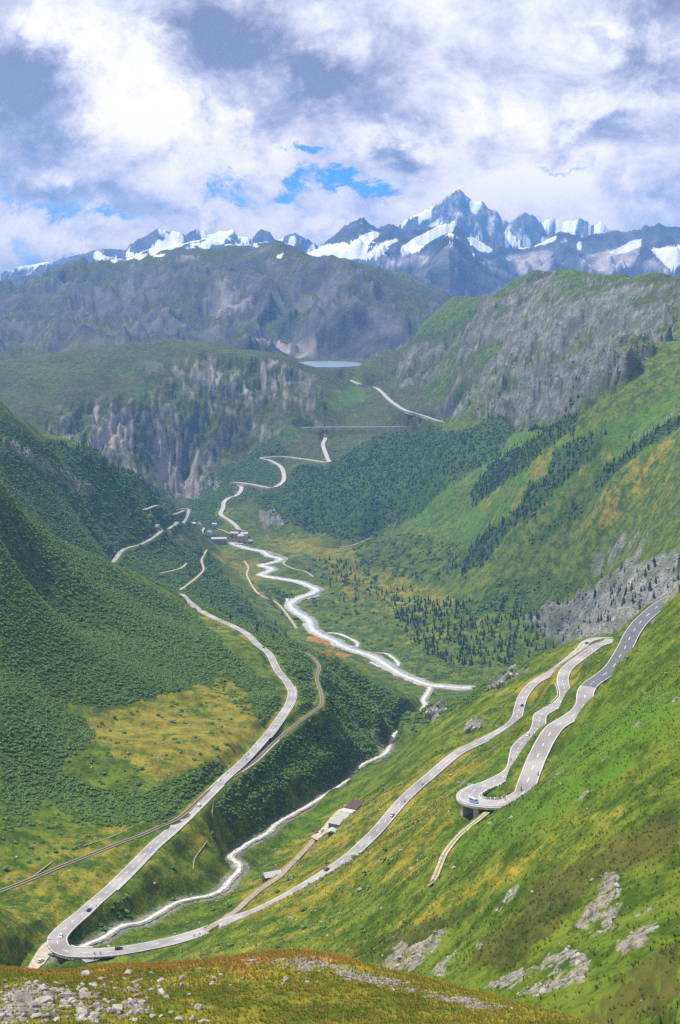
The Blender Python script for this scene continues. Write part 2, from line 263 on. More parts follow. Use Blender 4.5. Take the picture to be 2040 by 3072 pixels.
# ======================================================================= terrain
MAIN,FORE,MID=TPS(main_points()),TPS(fore_points()),TPS(mid_points())
A=np.concatenate([np.linspace(-.36,-.272,26,endpoint=False),np.linspace(-.272,.272,760),np.linspace(.272,.36,27)[1:]])
def raw_layers(a,Q,detail=False):
    Y=np.exp(Q)
    zM=MAIN(a,Q)*Y; zF=FORE(a,Q)*Y; zG=MID(a,Q)*Y
    return zM,zF,zG
def ranges(a,Y,X,detail):
    out=[]
    for prof,d,_,dep,seed in RANGES:
        p=np.array(prof); ra,rT=ray(p[:,0],p[:,1])
        jag=0
        if detail: jag=fbm(a*90,np.full_like(a,seed*1.7),4,seed)*.0022+fbm(a*420,np.full_like(a,seed*2.1),3,seed+5)*.0011
        wob=(fbm(a*9,np.full_like(a,seed*.77),3,seed+9)*.5) if detail else 0
        fa_=np.linspace(-.42,.42,1680); pf_=np.interp(fa_,ra,rT,left=-.02,right=-.02); lev=[pf_]
        for sg_ in (4,9,18,36):
            g_=np.exp(-.5*(np.arange(-4*sg_,4*sg_+1)/sg_)**2); g_/=g_.sum(); lev.append(np.convolve(np.pad(pf_,4*sg_,'edge'),g_,'valid'))
        kk=np.clip(-(Y-d)/(d*dep),0,1); ll=np.clip(kk*9,0,3.999); i0_=ll.astype(int); fr_=ll-i0_
        sh_=(fbm(a*30,kk*3+seed,3,seed+21)*.006*sm(0,.3,kk)) if detail else 0
        st_=np.stack([np.interp(a+sh_,fa_,l_) for l_ in lev]); zp_=np.take_along_axis(st_,i0_[None],0)[0]*(1-fr_)+np.take_along_axis(st_,i0_[None]+1,0)[0]*fr_
        zr=(zp_+jag*(1-.7*sm(0,.1,kk)))*d
        dist=(Y-d)/(d*dep)
        k=np.clip(-dist,0,1)
        z=zr-(zr+520)*np.where(dist<0,k**.85,0)-np.where(dist>=0,1500*dist,0)
        if detail:
            fade=sm(.0,.30,k)*(1-.4*sm(.7,1,k))
            rib=ridged(X/(1150)+wob*1.4,Y/2300+seed,6,seed)-.45
            fin=ridged((X+Y*.4)/330,(Y-X*.3)/620,4,seed+3)-.45
            z=z+fade*d/14500*(rib*470+fin*210)+sm(0,.06,k)*fin*50
        out.append(np.where(dist<-1.0,-1300,z))
    return out
def combine(zM,zF,zG,R,Y):
    zM=np.where((Y>6400)|(Y<165),-1400,zM); zF=np.where(Y>430,-1400,zF); zG=np.where((Y<6050)|(Y>9900),-1400,zG)
    L=np.stack([zF,zM,zG]+R); return L
# rows where the picture needs them
qc=np.linspace(math.log(60),math.log(24500),700); ac=np.linspace(-.25,.25,90); aa,QQ=np.meshgrid(ac,qc); YY=np.exp(QQ)
zz=combine(*raw_layers(aa,QQ),ranges(aa,YY,aa*YY,False),YY).max(0)
_,vv=proj(aa*YY,YY,zz); mv=np.minimum.accumulate(vv,0); gain=np.maximum(0,-np.diff(mv,axis=0)).mean(1)
gain=np.convolve(gain,np.ones(9)/9,'same'); gain*=1+1.6*(np.exp(qc[1:])>10000); dens=gain/gain.sum()*.74+np.where(np.exp(qc[1:])<120,.15,1)/len(gain)*.26
cdf=np.concatenate([[0],np.cumsum(dens)]); cdf/=cdf[-1]
NR=1330
q=np.interp(np.linspace(0,1,NR),cdf,qc); q=np.concatenate([np.log([2.5,8,20,35,50]),q])
NR=len(q); NC=len(A)
# splines on a coarse copy of the grid, then interpolated
qh=q[::2] if NR%2 else np.append(q[::2],q[-1]); ah=A[::2] if NC%2 else np.append(A[::2],A[-1])
a2,q2=np.meshgrid(ah,qh); low=raw_layers(a2,q2)
def up(z):
    t=np.stack([np.interp(q,qh,z[:,j]) for j in range(len(ah))],1)
    return np.stack([np.interp(A,ah,t[i]) for i in range(NR)],0)
aG,Q=np.meshgrid(A,q); Y=np.exp(Q); X=aG*Y
zM,zF,zG=[up(z) for z in low]
# ---- land cover outlines (pixels of the photograph, laid on the ground they belong to)
MW,MH=720,1064        # 3 px cells, margin 60 px
def poly_mask(polys,blur=2):
    m=np.zeros((MH,MW),np.float32); gx,gy=np.meshgrid((np.arange(MW)+.5)*3-60,(np.arange(MH)+.5)*3-60)
    for item in polys:
        wgt=1.
        if isinstance(item[0],(int,float)): wgt,item=item[0],item[1]
        p=np.array(item,float); x0,y0=p.min(0)-3; x1,y1=p.max(0)+3
        c0,c1=max(0,int((x0+60)/3)),min(MW,int((x1+60)/3)+2); r0,r1=max(0,int((y0+60)/3)),min(MH,int((y1+60)/3)+2)
        sx,sy=gx[r0:r1,c0:c1],gy[r0:r1,c0:c1]; ins=np.zeros(sx.shape,bool)
        for k in range(len(p)):
            xa,ya=p[k]; xb,yb=p[k-1]
            if ya==yb: continue
            c=((ya>sy)!=(yb>sy))&(sx<(xb-xa)*(sy-ya)/(yb-ya)+xa); ins^=c
        m[r0:r1,c0:c1]=np.maximum(m[r0:r1,c0:c1],ins*wgt)
    for _ in range(blur):
        m=(np.roll(m,1,0)+np.roll(m,-1,0)+m*2)/4; m=(np.roll(m,1,1)+np.roll(m,-1,1)+m*2)/4
    return m
def S(ox,oy,s,pts): return [(ox+x*s,oy+y*s) for x,y in pts]
R2=(1020,2000,.6505); R4=(1020,1200,.6505); R6=(1020,500,.6505); R5=(0,500,.6505)
SCRUB=[(1.,[(0,1470),(100,1565),(340,1700),(500,1785),(600,1860),(690,1950),(760,2010),(830,2070),(845,2110),(800,2170),(770,2140),(740,2060),(660,2000),(540,2075),(420,2100),(310,2130),(200,2110),(100,2200),(0,2260)]),
 (.62,[(0,2180),(120,2120),(260,2150),(290,2210),(180,2300),(130,2400),(60,2480),(0,2500)]),
 (.45,[(540,2060),(660,1960),(760,2010),(800,2080),(770,2170),(700,2120),(620,2060)]),
 (.95,[(130,2290),(200,2330),(300,2375),(450,2385),(560,2315),(660,2280),(700,2280),(640,2350),(560,2415),(480,2455),(400,2475),(300,2480),(200,2440),(130,2380)]),
 (.3,[(0,2300),(200,2200),(420,2250),(480,2380),(300,2520),(0,2640)]),
 (1.,S(510,2200,.389,[(340,600),(420,430),(520,350),(640,300),(850,140),(1000,40),(1160,-20),(1200,60),(1000,230),(950,330),(880,520),(830,640),(700,690),(560,600),(440,640)])),
 (.95,S(510,2200,.389,[(930,320),(1000,200),(1200,30),(1568,20),(1560,180),(1450,200),(1250,250),(1200,350),(1080,380)])),
 (.6,S(510,2200,.389,[(600,740),(720,700),(880,560),(950,640),(780,700),(640,790)])),
 (1.,[(930,1975),(1026,1996),(1150,2058),(1245,2122),(1210,2180),(1150,2240),(1120,2190),(1060,2200),(980,2170),(975,2100),(965,2040)]),
 (.9,[(980,2170),(1060,2190),(1130,2230),(1140,2280),(1040,2340),(980,2320),(900,2310),(930,2220)]),
 (.62,[(740,1900),(830,1930),(900,1955),(945,2020),(945,2100),(900,2150),(885,2070),(850,2010),(800,1950)]),
 (.95,[(345,1690),(420,1645),(480,1600),(560,1640),(620,1650),(680,1740),(760,1850),(820,1890),(940,1960),(1060,1990),(930,1980),(830,1930),(700,1880),(600,1830),(500,1770),(440,1740)]),
 (.9,[(0,1255),(140,1325),(260,1335),(390,1430),(510,1495),(600,1620),(480,1590),(340,1690),(160,1600),(60,1510),(0,1460)]),
 (.42,[(940,1720),(1100,1740),(1250,1800),(1400,1820),(1600,1880),(1660,1960),(1500,2010),(1300,2040),(1200,2010),(1090,1940),(960,1890),(890,1810)]),
 (.4,[(800,1660),(1000,1680),(1150,1720),(1100,1790),(960,1740),(870,1720)]),
 (.55,[(770,1740),(880,1760),(900,1840),(930,1890),(860,1860),(800,1810)]),(.45,[(680,1720),(740,1740),(840,1880),(900,1950),(780,1880)]),
 (.5,[(1050,1640),(1200,1600),(1400,1640),(1420,1720),(1300,1760),(1100,1740)]),
 (.6,[(1340,1800),(1500,1740),(1660,1700),(1720,1760),(1600,1850),(1420,1840)]),
 (1.,[(760,1500),(900,1400),(1000,1385),(1150,1300),(1390,1290),(1480,1230),(1560,1260),(1500,1380),(1400,1440),(1250,1530),(1130,1605),(1000,1605),(880,1570),(780,1545)]),
 (.7,[(560,1500),(650,1420),(800,1320),(860,1330),(840,1460),(700,1520),(680,1570),(640,1590),(560,1560)]),
 (.35,[(1000,1400),(1150,1240),(960,1200),(880,1300)]),
 (.5,[(1230,2170),(1290,2100),(1420,2070),(1560,1990),(1600,1985),(1500,2050),(1420,2110),(1300,2170),(1220,2240)]),
 (.55,[(200,2800),(260,2740),(330,2700),(400,2690),(420,2740),(330,2790),(260,2825),(210,2838)])]
FOREST=[S(*R4,[(590,470),(700,300),(900,180),(1090,60),(1060,150),(960,230),(860,330),(700,430),(620,500)]),S(*R4,[(820,500),(860,420),(950,370),(990,260),(1100,190),(1220,150),(1200,230),(1080,330),(960,450),(880,540),(770,600),(650,740),(590,750),(600,680),(740,560)]),
 S(*R4,[(1160,400),(1180,320),(1300,250),(1568,70),(1568,130),(1400,230),(1260,350),(1190,400)]),S(*R4,[(950,590),(1060,480),(1140,450),(1120,490),(960,605)]),S(*R4,[(870,650),(930,600),(940,630),(880,665)]),S(*R4,[(460,830),(580,740),(640,720),(560,790)]),S(*R4,[(1020,150),(1090,20),(1110,60),(1080,170)]),
 [(130,1330),(260,1332),(310,1380),(430,1450),(500,1500),(420,1500),(300,1440),(180,1370)]]
DRY=[(.5,[(900,1650),(1150,1700),(1400,1800),(1500,1900),(1300,1960),(1100,1880),(950,1760)]),(1.,[(280,2140),(420,2115),(553,2060),(680,2010),(760,2070),(833,2140),(790,2200),(730,2265),(620,2320),(500,2350),(400,2310),(300,2250),(220,2190)]),
 (.8,[(620,1640),(780,1660),(800,1730),(870,1840),(950,1900),(880,1890),(790,1810),(740,1740),(660,1700)]),(.9,[(1120,1735),(1330,1755),(1340,1800),(1200,1795),(1120,1765)]),(.8,[(770,1605),(900,1600),(1060,1640),(1100,1700),(1000,1720),(860,1670),(790,1650)]),
 (.6,[(0,2550),(250,2450),(480,2480),(300,2680),(160,2780),(0,2900)]),(.6,[(510,1780),(620,1830),(760,1910),(740,1950),(640,1900),(540,1830)]),(.7,[(540,1780),(650,1810),(650,1835),(600,1830)]),
 (.7,S(*R2,[(-500,1000),(0,640),(300,500),(560,330),(800,330),(560,560),(540,680),(350,1000),(200,1050),(-200,1150),(-500,1200)])),(.55,S(*R2,[(-500,1330),(300,1130),(700,930),(1100,700),(1500,560),(1450,650),(1100,850),(800,1030),(500,1130),(200,1300),(-300,1400)])),(.8,[(1500,2080),(1650,2000),(1760,1930),(1810,1930),(1730,2050),(1640,2110)]),
 (.5,[(510,2880),(700,2760),(900,2690),(1080,2600),(1000,2860)]),(.7,S(510,2200,.389,[(880,330),(950,350),(1000,480),(900,560)])),(.35,[(400,2560),(660,2430),(700,2520),(560,2640),(420,2700)]),
 (.7,S(*R2,[(700,610),(740,560),(830,500),(820,560),(770,600)])),(.45,[(1300,1400),(1600,1330),(1900,1340),(2040,1300),(2040,1560),(1800,1600),(1500,1650)]),(.5,[(1260,2180),(1420,2110),(1560,2030),(1500,2150),(1330,2240)])]
RUST=[(.6,[(900,1895),(1000,1920),(1065,1972),(1000,1990),(930,1950)]),(.35,[(1000,1740),(1060,1760),(1040,1790),(990,1770)]),(.5,[(760,1780),(800,1790),(790,1830)]),(.35,S(*R2,[(0,1330),(300,1180),(700,960),(1100,720),(1100,800),(800,1010),(500,1110),(200,1320)])),(.2,[(300,2240),(420,2210),(600,2260),(500,2330),(400,2300)])]
HEATH=[(.85,S(*R2,[(560,1460),(640,1280),(760,1180),(900,1000),(1150,860),(1400,700),(1568,600),(1568,900),(1330,950),(1130,1080),(900,1290),(800,1380)])),(.7,S(*R2,[(0,1330),(250,1200),(450,1150),(640,1070),(700,1120),(480,1260),(200,1380)])),(.8,S(*R2,[(1160,1560),(1568,1250),(1568,1648),(1100,1648)])),(.5,[(1750,2560),(2040,2400),(2040,2550),(1850,2650)])]
LUSH=[(.9,S(*R2,[(480,900),(560,790),(700,680),(900,580),(1000,470),(1060,330),(1300,180),(1568,60),(1568,300),(1300,520),(1000,700),(700,860)])),(.7,S(510,2200,.389,[(720,880),(1050,640),(1480,440),(1560,450),(1250,640),(1100,760),(900,920),(740,1000)])),(.6,S(*R2,[(560,560),(800,380),(870,330),(840,430),(750,520),(600,640)])),(.7,[(1150,1590),(1330,1430),(1530,1300),(1720,1220),(1600,1350),(1420,1500),(1280,1590)]),(.7,[(1280,1620),(1500,1430),(1700,1330),(2040,1150),(2040,1330),(1700,1480),(1450,1650)]),
 (.8,[(960,1225),(1050,1150),(1130,1190),(1000,1250)]),(.7,S(*R2,[(1200,1250),(1350,1180),(1250,1400),(1568,1400),(1568,1648),(1250,1600)])),(.6,S(*R2,[(500,760),(570,700),(620,720),(520,780)])),(.5,[(540,1760),(640,1840),(700,1890),(600,1850)]),(.6,[(600,1605),(700,1660),(760,1650),(700,1625)])]
ROCK=[(.8,[(1440,925),(1495,880),(1573,842),(1661,829),(1800,835),(2040,829),(2040,960),(1960,1080),(1850,1170),(1700,1270),(1560,1270),(1440,1200),(1450,1110),(1520,1030),(1420,1000)]),(.55,[(1270,1010),(1440,930),(1500,1000),(1450,1100),(1420,1180),(1540,1230),(1500,1260),(1350,1260),(1220,1200),(1180,1130),(1120,1080)]),
 (.9,[(1560,1860),(1640,1800),(1720,1780),(1850,1720),(1960,1690),(2040,1660),(2040,1790),(1900,1870),(1830,1910),(1700,1930),(1640,1900)]),(.5,[(1700,1720),(1850,1600),(1960,1580),(1950,1690),(1800,1730)]),(.6,[(1830,1720),(2040,1640),(2040,1760),(1870,1750)]),(.5,[(1880,1290),(2040,1230),(2040,1270),(1900,1350)]),
 (.6,[(0,1330),(60,1335),(200,1420),(315,1480),(260,1500),(120,1420),(0,1360)]),(.65,[(760,1530),(830,1530),(850,1570),(790,1590)]),(.8,[(1260,2150),(1310,2110),(1350,2130),(1300,2180)]),(.8,[(1395,2170),(1450,2150),(1470,2160),(1410,2200)]),(.9,[(1130,2180),(1165,2230),(1165,2290),(1140,2260),(1110,2210)]),(.6,[(1450,2060),(1540,2010),(1600,1990),(1590,2020),(1500,2060)]),
 (.35,[(1320,1130),(1440,1100),(1700,1280),(1560,1290)]),(.5,[(930,1265),(1010,1265),(1000,1280),(920,1285)]),(.6,[(810,1350),(840,1370),(800,1378)])]
SCREE=[S(*R2,[(1150,950),(1310,980),(1270,1180),(1150,1230),(1080,1160),(1180,1060)]),S(*R2,[(1250,1300),(1450,1180),(1480,1210),(1390,1320),(1300,1370)]),(.8,S(*R2,[(620,1450),(860,1330),(1000,1270),(1160,1360),(1130,1480),(930,1530),(700,1500)])),S(*R2,[(150,1370),(300,1260),(330,1290),(480,1200),(500,1230),(350,1400),(200,1400)]),S(*R2,[(400,1430),(540,1310),(560,1320),(480,1440)]),S(*R2,[(590,1420),(640,1290),(660,1300),(600,1440)]),S(*R2,[(680,1150),(830,1010),(840,1030),(720,1150)]),S(*R2,[(1360,1120),(1440,1060),(1450,1090),(1390,1140)]),
 S(*R2,[(1075,570),(1190,565),(1110,645)]),S(*R2,[(930,530),(1050,460),(1055,475),(960,540)]),S(*R2,[(1320,330),(1390,240),(1400,270),(1330,350)]),S(*R2,[(1200,400),(1225,400),(1215,440),(1195,430)]),(.7,S(*R2,[(1420,200),(1500,130),(1568,110),(1568,140),(1480,200)])),(.8,S(*R2,[(800,1280),(920,1170),(930,1190),(830,1290)])),(.6,S(*R2,[(840,1080),(900,1010),(920,1020),(870,1080)])),
 (.7,[(700,2880),(900,2860),(1000,2880),(1150,2920),(1400,2985),(1560,3030),(1500,3050),(1250,2990),(1000,2930),(760,2910)]),
 (.9,[(0,2990),(60,2930),(200,2960),(260,2990),(160,3010),(200,3072),(0,3072)]),(.7,[(330,3010),(420,2990),(440,3040),(350,3072),(260,3072)]),(.4,[(230,2925),(420,2935),(440,2990),(300,2980)])]
SNOW=[S(*R6,[(0,345),(40,360),(100,315),(165,300),(172,325),(130,350),(125,385),(100,420),(40,425),(0,425)]),S(*R6,[(90,425),(170,365),(260,335),(270,345),(200,390),(140,425)]),S(*R6,[(275,380),(350,330),(445,270),(535,268),(525,300),(480,310),(430,330),(385,365),(360,395),(300,400)]),S(*R6,[(590,325),(640,320),(655,350),(708,385),(690,393),(640,385),(610,355)]),
 S(*R5,[(1250,340),(1330,325),(1400,368),(1450,372),(1500,360),(1568,350),(1568,432),(1500,436),(1420,400),(1350,360)]),S(*R5,[(970,302),(1080,278),(1070,310),(1010,328)]),S(*R5,[(920,285),(975,320),(1040,345),(1030,362),(985,358),(940,330)]),S(*R5,[(555,392),(640,408),(700,400),(640,428),(600,437)]),S(*R5,[(690,390),(730,345),(800,335),(870,322),(840,365),(740,400),(700,412)]),S(*R5,[(720,276),(855,300),(850,310),(740,292)]),(1.,S(*R5,[(400,405),(470,410),(550,440),(520,452),(450,430)])),S(*R5,[(1070,345),(1120,350),(1110,370)]),S(*R5,[(1155,355),(1205,362),(1190,372)]),S(*R5,[(1270,415),(1310,408),(1300,428),(1275,432)]),
 S(*R6,[(340,272),(385,212),(432,195),(420,232),(380,272)]),S(*R6,[(598,150),(642,150),(628,205),(600,190)]),S(*R6,[(275,262),(300,252),(325,272),(300,275)]),S(*R6,[(765,325),(780,270),(800,330),(830,355),(900,352),(985,318),(985,338),(940,360),(850,373),(790,357)]),S(*R6,[(935,245),(1040,240),(1100,240),(1150,258),(1165,290),(1100,300),(980,292)]),S(*R6,[(1170,262),(1205,245),(1240,292),(1180,305)]),S(*R6,[(1430,378),(1568,365),(1568,455),(1520,470),(1470,420)]),(.75,S(*R6,[(1240,395),(1340,345),(1392,335),(1385,375),(1320,400),(1250,410)])),(.7,S(*R6,[(1095,350),(1120,340),(1115,395),(1100,380)])),
 (.27,S(*R6,[(380,240),(460,150),(545,95),(620,145),(715,190),(780,250),(790,340),(700,350),(560,270),(430,260)])),(.24,S(*R6,[(780,250),(865,195),(980,310),(900,350),(800,340)])),(.5,S(*R6,[(765,405),(800,440),(770,425)])),(.14,S(*R5,[(400,380),(600,345),(725,276),(908,268),(1100,300),(1000,380),(700,400),(500,440),(300,440)]))]
PALE=[(.8,S(*R6,[(120,430),(300,405),(420,390),(400,440),(250,480)])),(.9,S(*R6,[(770,410),(900,385),(985,395),(970,470),(880,510),(820,500)])),(.9,S(*R6,[(1090,420),(1200,395),(1380,350),(1370,440),(1250,500),(1150,490)])),(.7,S(*R6,[(1380,480),(1440,420),(1520,480),(1500,500)])),(.5,S(*R6,[(620,400),(680,420),(760,500),(700,480)])),(.45,S(*R5,[(940,640),(1030,600),(1200,640),(1100,720),(950,760)])),(.4,S(*R5,[(1100,720),(1300,700),(1480,790),(1300,860),(1150,800)])),(.4,S(*R5,[(700,430),(900,400),(1040,450),(960,560),(800,480)])),(.5,S(*R5,[(1150,830),(1300,820),(1320,870),(1200,880)])),(.5,S(*R5,[(780,870),(830,860),(830,1100),(790,1150)])),(.5,S(*R5,[(1100,930),(1250,900),(1240,1000),(1130,1050)]))]
KEYS=dict(scrub=(SCRUB,4),forest=(FOREST,2),dry=(DRY,40),rust=(RUST,10),heath=(HEATH,45),lush=(LUSH,60),rock=(ROCK,12),scree=(SCREE,14),snow=(SNOW,1),pale=(PALE,6))
MASKS={k:poly_mask(*p) for k,p in KEYS.items()}
def msample(name,u,v):
    m=MASKS[name]; x=np.clip((u+60)/3-.5,0,MW-1.01); y=np.clip((v+60)/3-.5,0,MH-1.01)
    i=y.astype(int); j=x.astype(int); fx=x-j; fy=y-i
    return (m[i,j]*(1-fx)+m[i,j+1]*fx)*(1-fy)+(m[i+1,j]*(1-fx)+m[i+1,j+1]*fx)*fy
# ---- detail of the ground
L0=combine(zM,zF,zG,ranges(aG,Y,X,True),Y)
own=np.argmax(L0,0); Z=L0.max(0)
U,V=proj(X,Y,Z)
wob_s=np.clip(Y/900,.35,3.2)
# noise whose cells grow with the distance: (x/y, log y) keeps them round
ou=fbm(aG*36,Q*36,5,101)*40; ov=fbm(aG*36,Q*36,5,131)*16
COV={k:msample(k,U+ou*dict(snow=.4,scree=.5,forest=.12,scrub=.5).get(k,.7),V+ov*dict(snow=.5,forest=.3,scrub=.6).get(k,.8)) for k in KEYS}
brk=fbm(aG*24,Q*24,6,141,.62)     # ragged, patchy borders
brk2=fbm(aG*105,Q*105,5,151,.62)
for k,lo,hi,am,a2_ in (('dry',.12,1.15,1.0,.7),('heath',.25,.95,.55,.8),('lush',.15,1.1,.6,.5),('rock',.3,.75,.5,.3),('rust',.3,.8,.5,.4),('pale',.2,.85,.6,.4)):
    c=COV[k]; COV[k]=sm(lo,hi,c+(brk*am+brk2*a2_)*sm(.01,.35,c))
near=own<2
for k in ('scrub','forest','dry','rust','heath','lush','scree'): COV[k]=COV[k]*near
COV['snow']=COV['snow']*(own>=2); COV['pale']=COV['pale']*((own>=2)|(Y>4600))
fore=(own==0); COV['scrub'][fore]=0; COV['heath'][fore]=0; COV['lush'][fore]=0; COV['dry'][fore]=0
# foreground crest: rust along the rim, rock patches by outline
rim=np.clip((Y-165)/40,0,1)
COV['rust']=np.where(fore,np.clip(.14+.80*sm(.36,.98,rim+fbm(X/9,Y/9,4,7)*.9),0,1),COV['rust']); COV['dry']=np.where(fore,.6+.6*fbm(X/6,Y/6,4,8),COV['dry'])
slopex=np.gradient(Z,axis=1)/(np.gradient(aG,axis=1)*Y); slopey=np.gradient(Z,axis=0)/(np.gradient(Q,axis=0)*Y)
steep=np.hypot(slopex,slopey)
cliff=(own==1)&(Y>4480)&(X<-60)
rk=np.clip(COV['rock'],0,1)
ribx=X/125+fbm(X/420,Y/900,4,5)*2.6
cl=np.where(cliff,sm(.35,.8,steep),0)
rib=ridged(ribx,Y/300,6,71)-.45; rib2=ridged(X/24,Y/120,4,72)-.45
g_rough=fbm(X/260,Y/260,7,61,.52); g_small=fbm(X/38,Y/38,5,62,.55)
blk=ridged(X/60+Y/200,Y/60-X/200,5,63,.55)-.4; blk2=ridged(X/17,Y/17,4,64,.6)-.4
dz=np.zeros_like(Z); mm=(own==1)
base=np.clip(Y/1500,.35,3.0)
dz+=mm*(g_rough*9*base*(1-.4*cl)+g_small*1.0*base)
dz+=mm*cl*(rib*44+rib2*12+(ridged(X/60+Y/90,Y/70-X/90,4,73)-.45)*26)
big=(Y>2750)*(X>60); crag=ridged((X*.8+Y*.6)/210,(Y*.8-X*.6)/420,6,64,.58)-.45
dz+=mm*rk*np.where(big,(crag*140+blk*24+blk2*6+(ridged((X*.7+Y*.7)/620,(Y*.7-X*.7)/1500,3,65)-.5)*100)*(1-.72*sm(-60,70,Z)),np.clip(Y/2600,.5,1.)*(blk*30+blk2*13))
# gullies down the right-hand slope and the left hillside
gul=ridged((X*.86+Y*.5)/230,(Y*.86-X*.5)/1300,4,66)-.5
dz+=mm*(1-cl)*(1-rk)*gul*np.where(X>0,sm(2300,3300,Y)*38,sm(1400,2600,Y)*16)
gul2=ridged((X*.55+Y*.83)/26,(Y*.55-X*.83)/160,4,68)-.5
dz+=mm*(X>20)*sm(620,360,Y)*gul2*4.4*(.35+COV['heath']*1.1+COV['scree']*.7)
dz+=mm*COV['scree']*(fbm(X/3,Y/3,4,69)*1.1+(ridged(X/11,Y/11,4,70)-.5)*2.6)*np.clip(Y/500,.5,2)
md=(own==2)
crestY=8600-800*sm(200,900,U)-500*sm(900,1300,U); offc=np.abs(Y-crestY); fadec=.22+.78*sm(60,900,offc)
dz+=md*fadec*(fbm(X/900,Y/1100,7,81,.54)*105+(ridged(X/760+Y/1800+fbm(X/900,Y/900,3,83)*.7,Y/1300,7,82,.56)-.45)*215)+md*sm(20,400,offc)*(ridged(X/310+Y/700,Y/520-X/900,5,85,.55)-.45)*95+md*(g_small*7+fbm(X/160,Y/160,4,84)*9)
dz+=fore*(fbm(X/22,Y/22,5,91)*1.6+fbm(X/3.5,Y/3.5,4,92)*.35*(.4+1.6*COV['scree']))*sm(205,150,Y)+fore*fbm(X/5,Y/5,4,93)*.22
quiet=np.ones_like(Z)
for p in smooth_line(line(GRIMSEL),40.): quiet=np.minimum(quiet,sm(15,150,np.hypot(X-p[0],Y-p[1])))
quiet=np.where(mm,quiet,1.); Z=Z+dz*quiet
L1=np.where(np.arange(len(L0))[:,None,None]==own[None],Z[None],L0)   # keep order after detail
Z=L1.max(0); own=np.argmax(L1,0)
# ---- ribbons cut into the ground
def carve(W,hw,R,drop,Zg):
    best=np.full(Zg.shape,1e9); bz=np.zeros_like(Zg)
    for p in W:
        x,y,z=p; rr=hw+R; 
        j0,j1=np.searchsorted(A,[(x-rr)/(y+rr) if x-rr<0 else (x-rr)/(y+rr),(x+rr)/max(y-rr,5)]); 
        aL=min((x-rr)/(y+rr),(x-rr)/max(y-rr,5)); aR=max((x+rr)/(y+rr),(x+rr)/max(y-rr,5)); j0,j1=np.searchsorted(A,[aL,aR])
        i0,i1=np.searchsorted(q,[math.log(max(y-rr,5)),math.log(y+rr)])
        if j1<=j0 or i1<=i0: continue
        s=np.s_[i0:i1,j0:j1]; d=np.hypot(X[s]-x,Y[s]-y); c=d<best[s]
        best[s]=np.where(c,d,best[s]); bz[s]=np.where(c,z,bz[s])
    wgt=1-sm(hw,hw+R,best)
    return Zg*(1-wgt)+(bz-drop)*wgt,best
class Caster:
    def __init__(s,Zg):
        s.uc=np.arange(-40,2081,3.); Ug,Vg=proj(X,Y,Zg); s.Z=Zg
        s.V=np.stack([np.interp(s.uc,Ug[r],Vg[r]) for r in range(NR)]); s.mv=np.minimum.accumulate(s.V,0)
    def __call__(s,u,v):
        c=int(np.clip(round((u+40)/3),0,len(s.uc)-1)); m=s.mv[:,c]; i=int(np.clip(np.searchsorted(-m,-v),1,NR-1))
        t=(m[i-1]-v)/max(m[i-1]-m[i],1e-6); qq=q[i-1]+(q[i]-q[i-1])*min(max(t,0),1); y=math.exp(qq); z=ground(y*0+0,y) if False else None
        # refine: point on the ray at that distance
        a,T=ray(u,v); return np.array([float(a)*y,y,float(T)*y])
def ground(x,y,Zg=None):
    Zg=Z if Zg is None else Zg
    x=np.atleast_1d(np.asarray(x,float)); y=np.atleast_1d(np.asarray(y,float)); a=x/y; l=np.log(y)
    j=np.clip(np.searchsorted(A,a)-1,0,NC-2); i=np.clip(np.searchsorted(q,l)-1,0,NR-2)
    fx=np.clip((a-A[j])/(A[j+1]-A[j]),0,1); fy=np.clip((l-q[i])/(q[i+1]-q[i]),0,1)
    return (Zg[i,j]*(1-fx)+Zg[i,j+1]*fx)*(1-fy)+(Zg[i+1,j]*(1-fx)+Zg[i+1,j+1]*fx)*fy
W_ALL=smooth_line(np.vstack([line(ROAD_VALLEY)[2:][::-1],line(ROAD_LOWER)[1:]]),3.); W_MID=smooth_line(line(ROAD_MID),3.)
ua_,va_=proj(W_ALL[:,0],W_ALL[:,1],W_ALL[:,2]); ka_=int(np.argmin((ua_-171)**2+(va_-2820)**2)); W_VAL=W_ALL[:ka_+1][::-1].copy(); W_LOW=W_ALL[ka_:].copy()
W_RAIL=smooth_line(line(RAIL),3.)
W_STR=smooth_line(line(STREAM),4.); W_RIV=smooth_line(line(RIVER),6.); W_GRI=smooth_line(line(GRIMSEL),6.)
# bridge part of the hairpin road
ub,vb=proj(W_MID[:,0],W_MID[:,1],W_MID[:,2]); on_bridge=(ub<1512)&(vb>2366)
bi=np.where(on_bridge)[0]; B0,B1=bi[0],bi[-1]
ROADD=np.full(Z.shape,1e9)
Zc=Z.copy(); fixed=own.copy()
zmain=Z.copy()
Wb=W_MID.copy(); 
# ground falls away under the bridge
cx,cy=W_MID[(B0+B1)//2,:2]
Z,d_=carve(W_LOW,5.2,13,.45,Z); ROADD=np.minimum(ROADD,d_)
Z,d_=carve(W_VAL,5.2,11,.45,Z); ROADD=np.minimum(ROADD,d_)
Z,d_=carve(np.vstack([W_MID[:B0],W_MID[B1:]]),5.6,11,.45,Z); ROADD=np.minimum(ROADD,d_)
db=np.full(Z.shape,1e9)
for p in W_MID[B0+2:B1-1]: db=np.minimum(db,np.hypot(X-p[0],Y-p[1]))
zdeck=W_MID[(B0+B1)//2,2]
gb=np.where(db<22,np.minimum(Z,zdeck-2.0-7.5*sm(-12,16,-(X-cx)*.9-(Y-cy)*.45)),Z)
Z=Z+(gb-Z)*(1-sm(9,22,db))
Z,d_=carve(W_RAIL,3.0,8,.3,Z); RAILD=d_
Z,d_=carve(W_GRI,7.5,24,.6,Z); ROADD=np.minimum(ROADD,np.where(d_<22,np.minimum(d_,6.),d_))
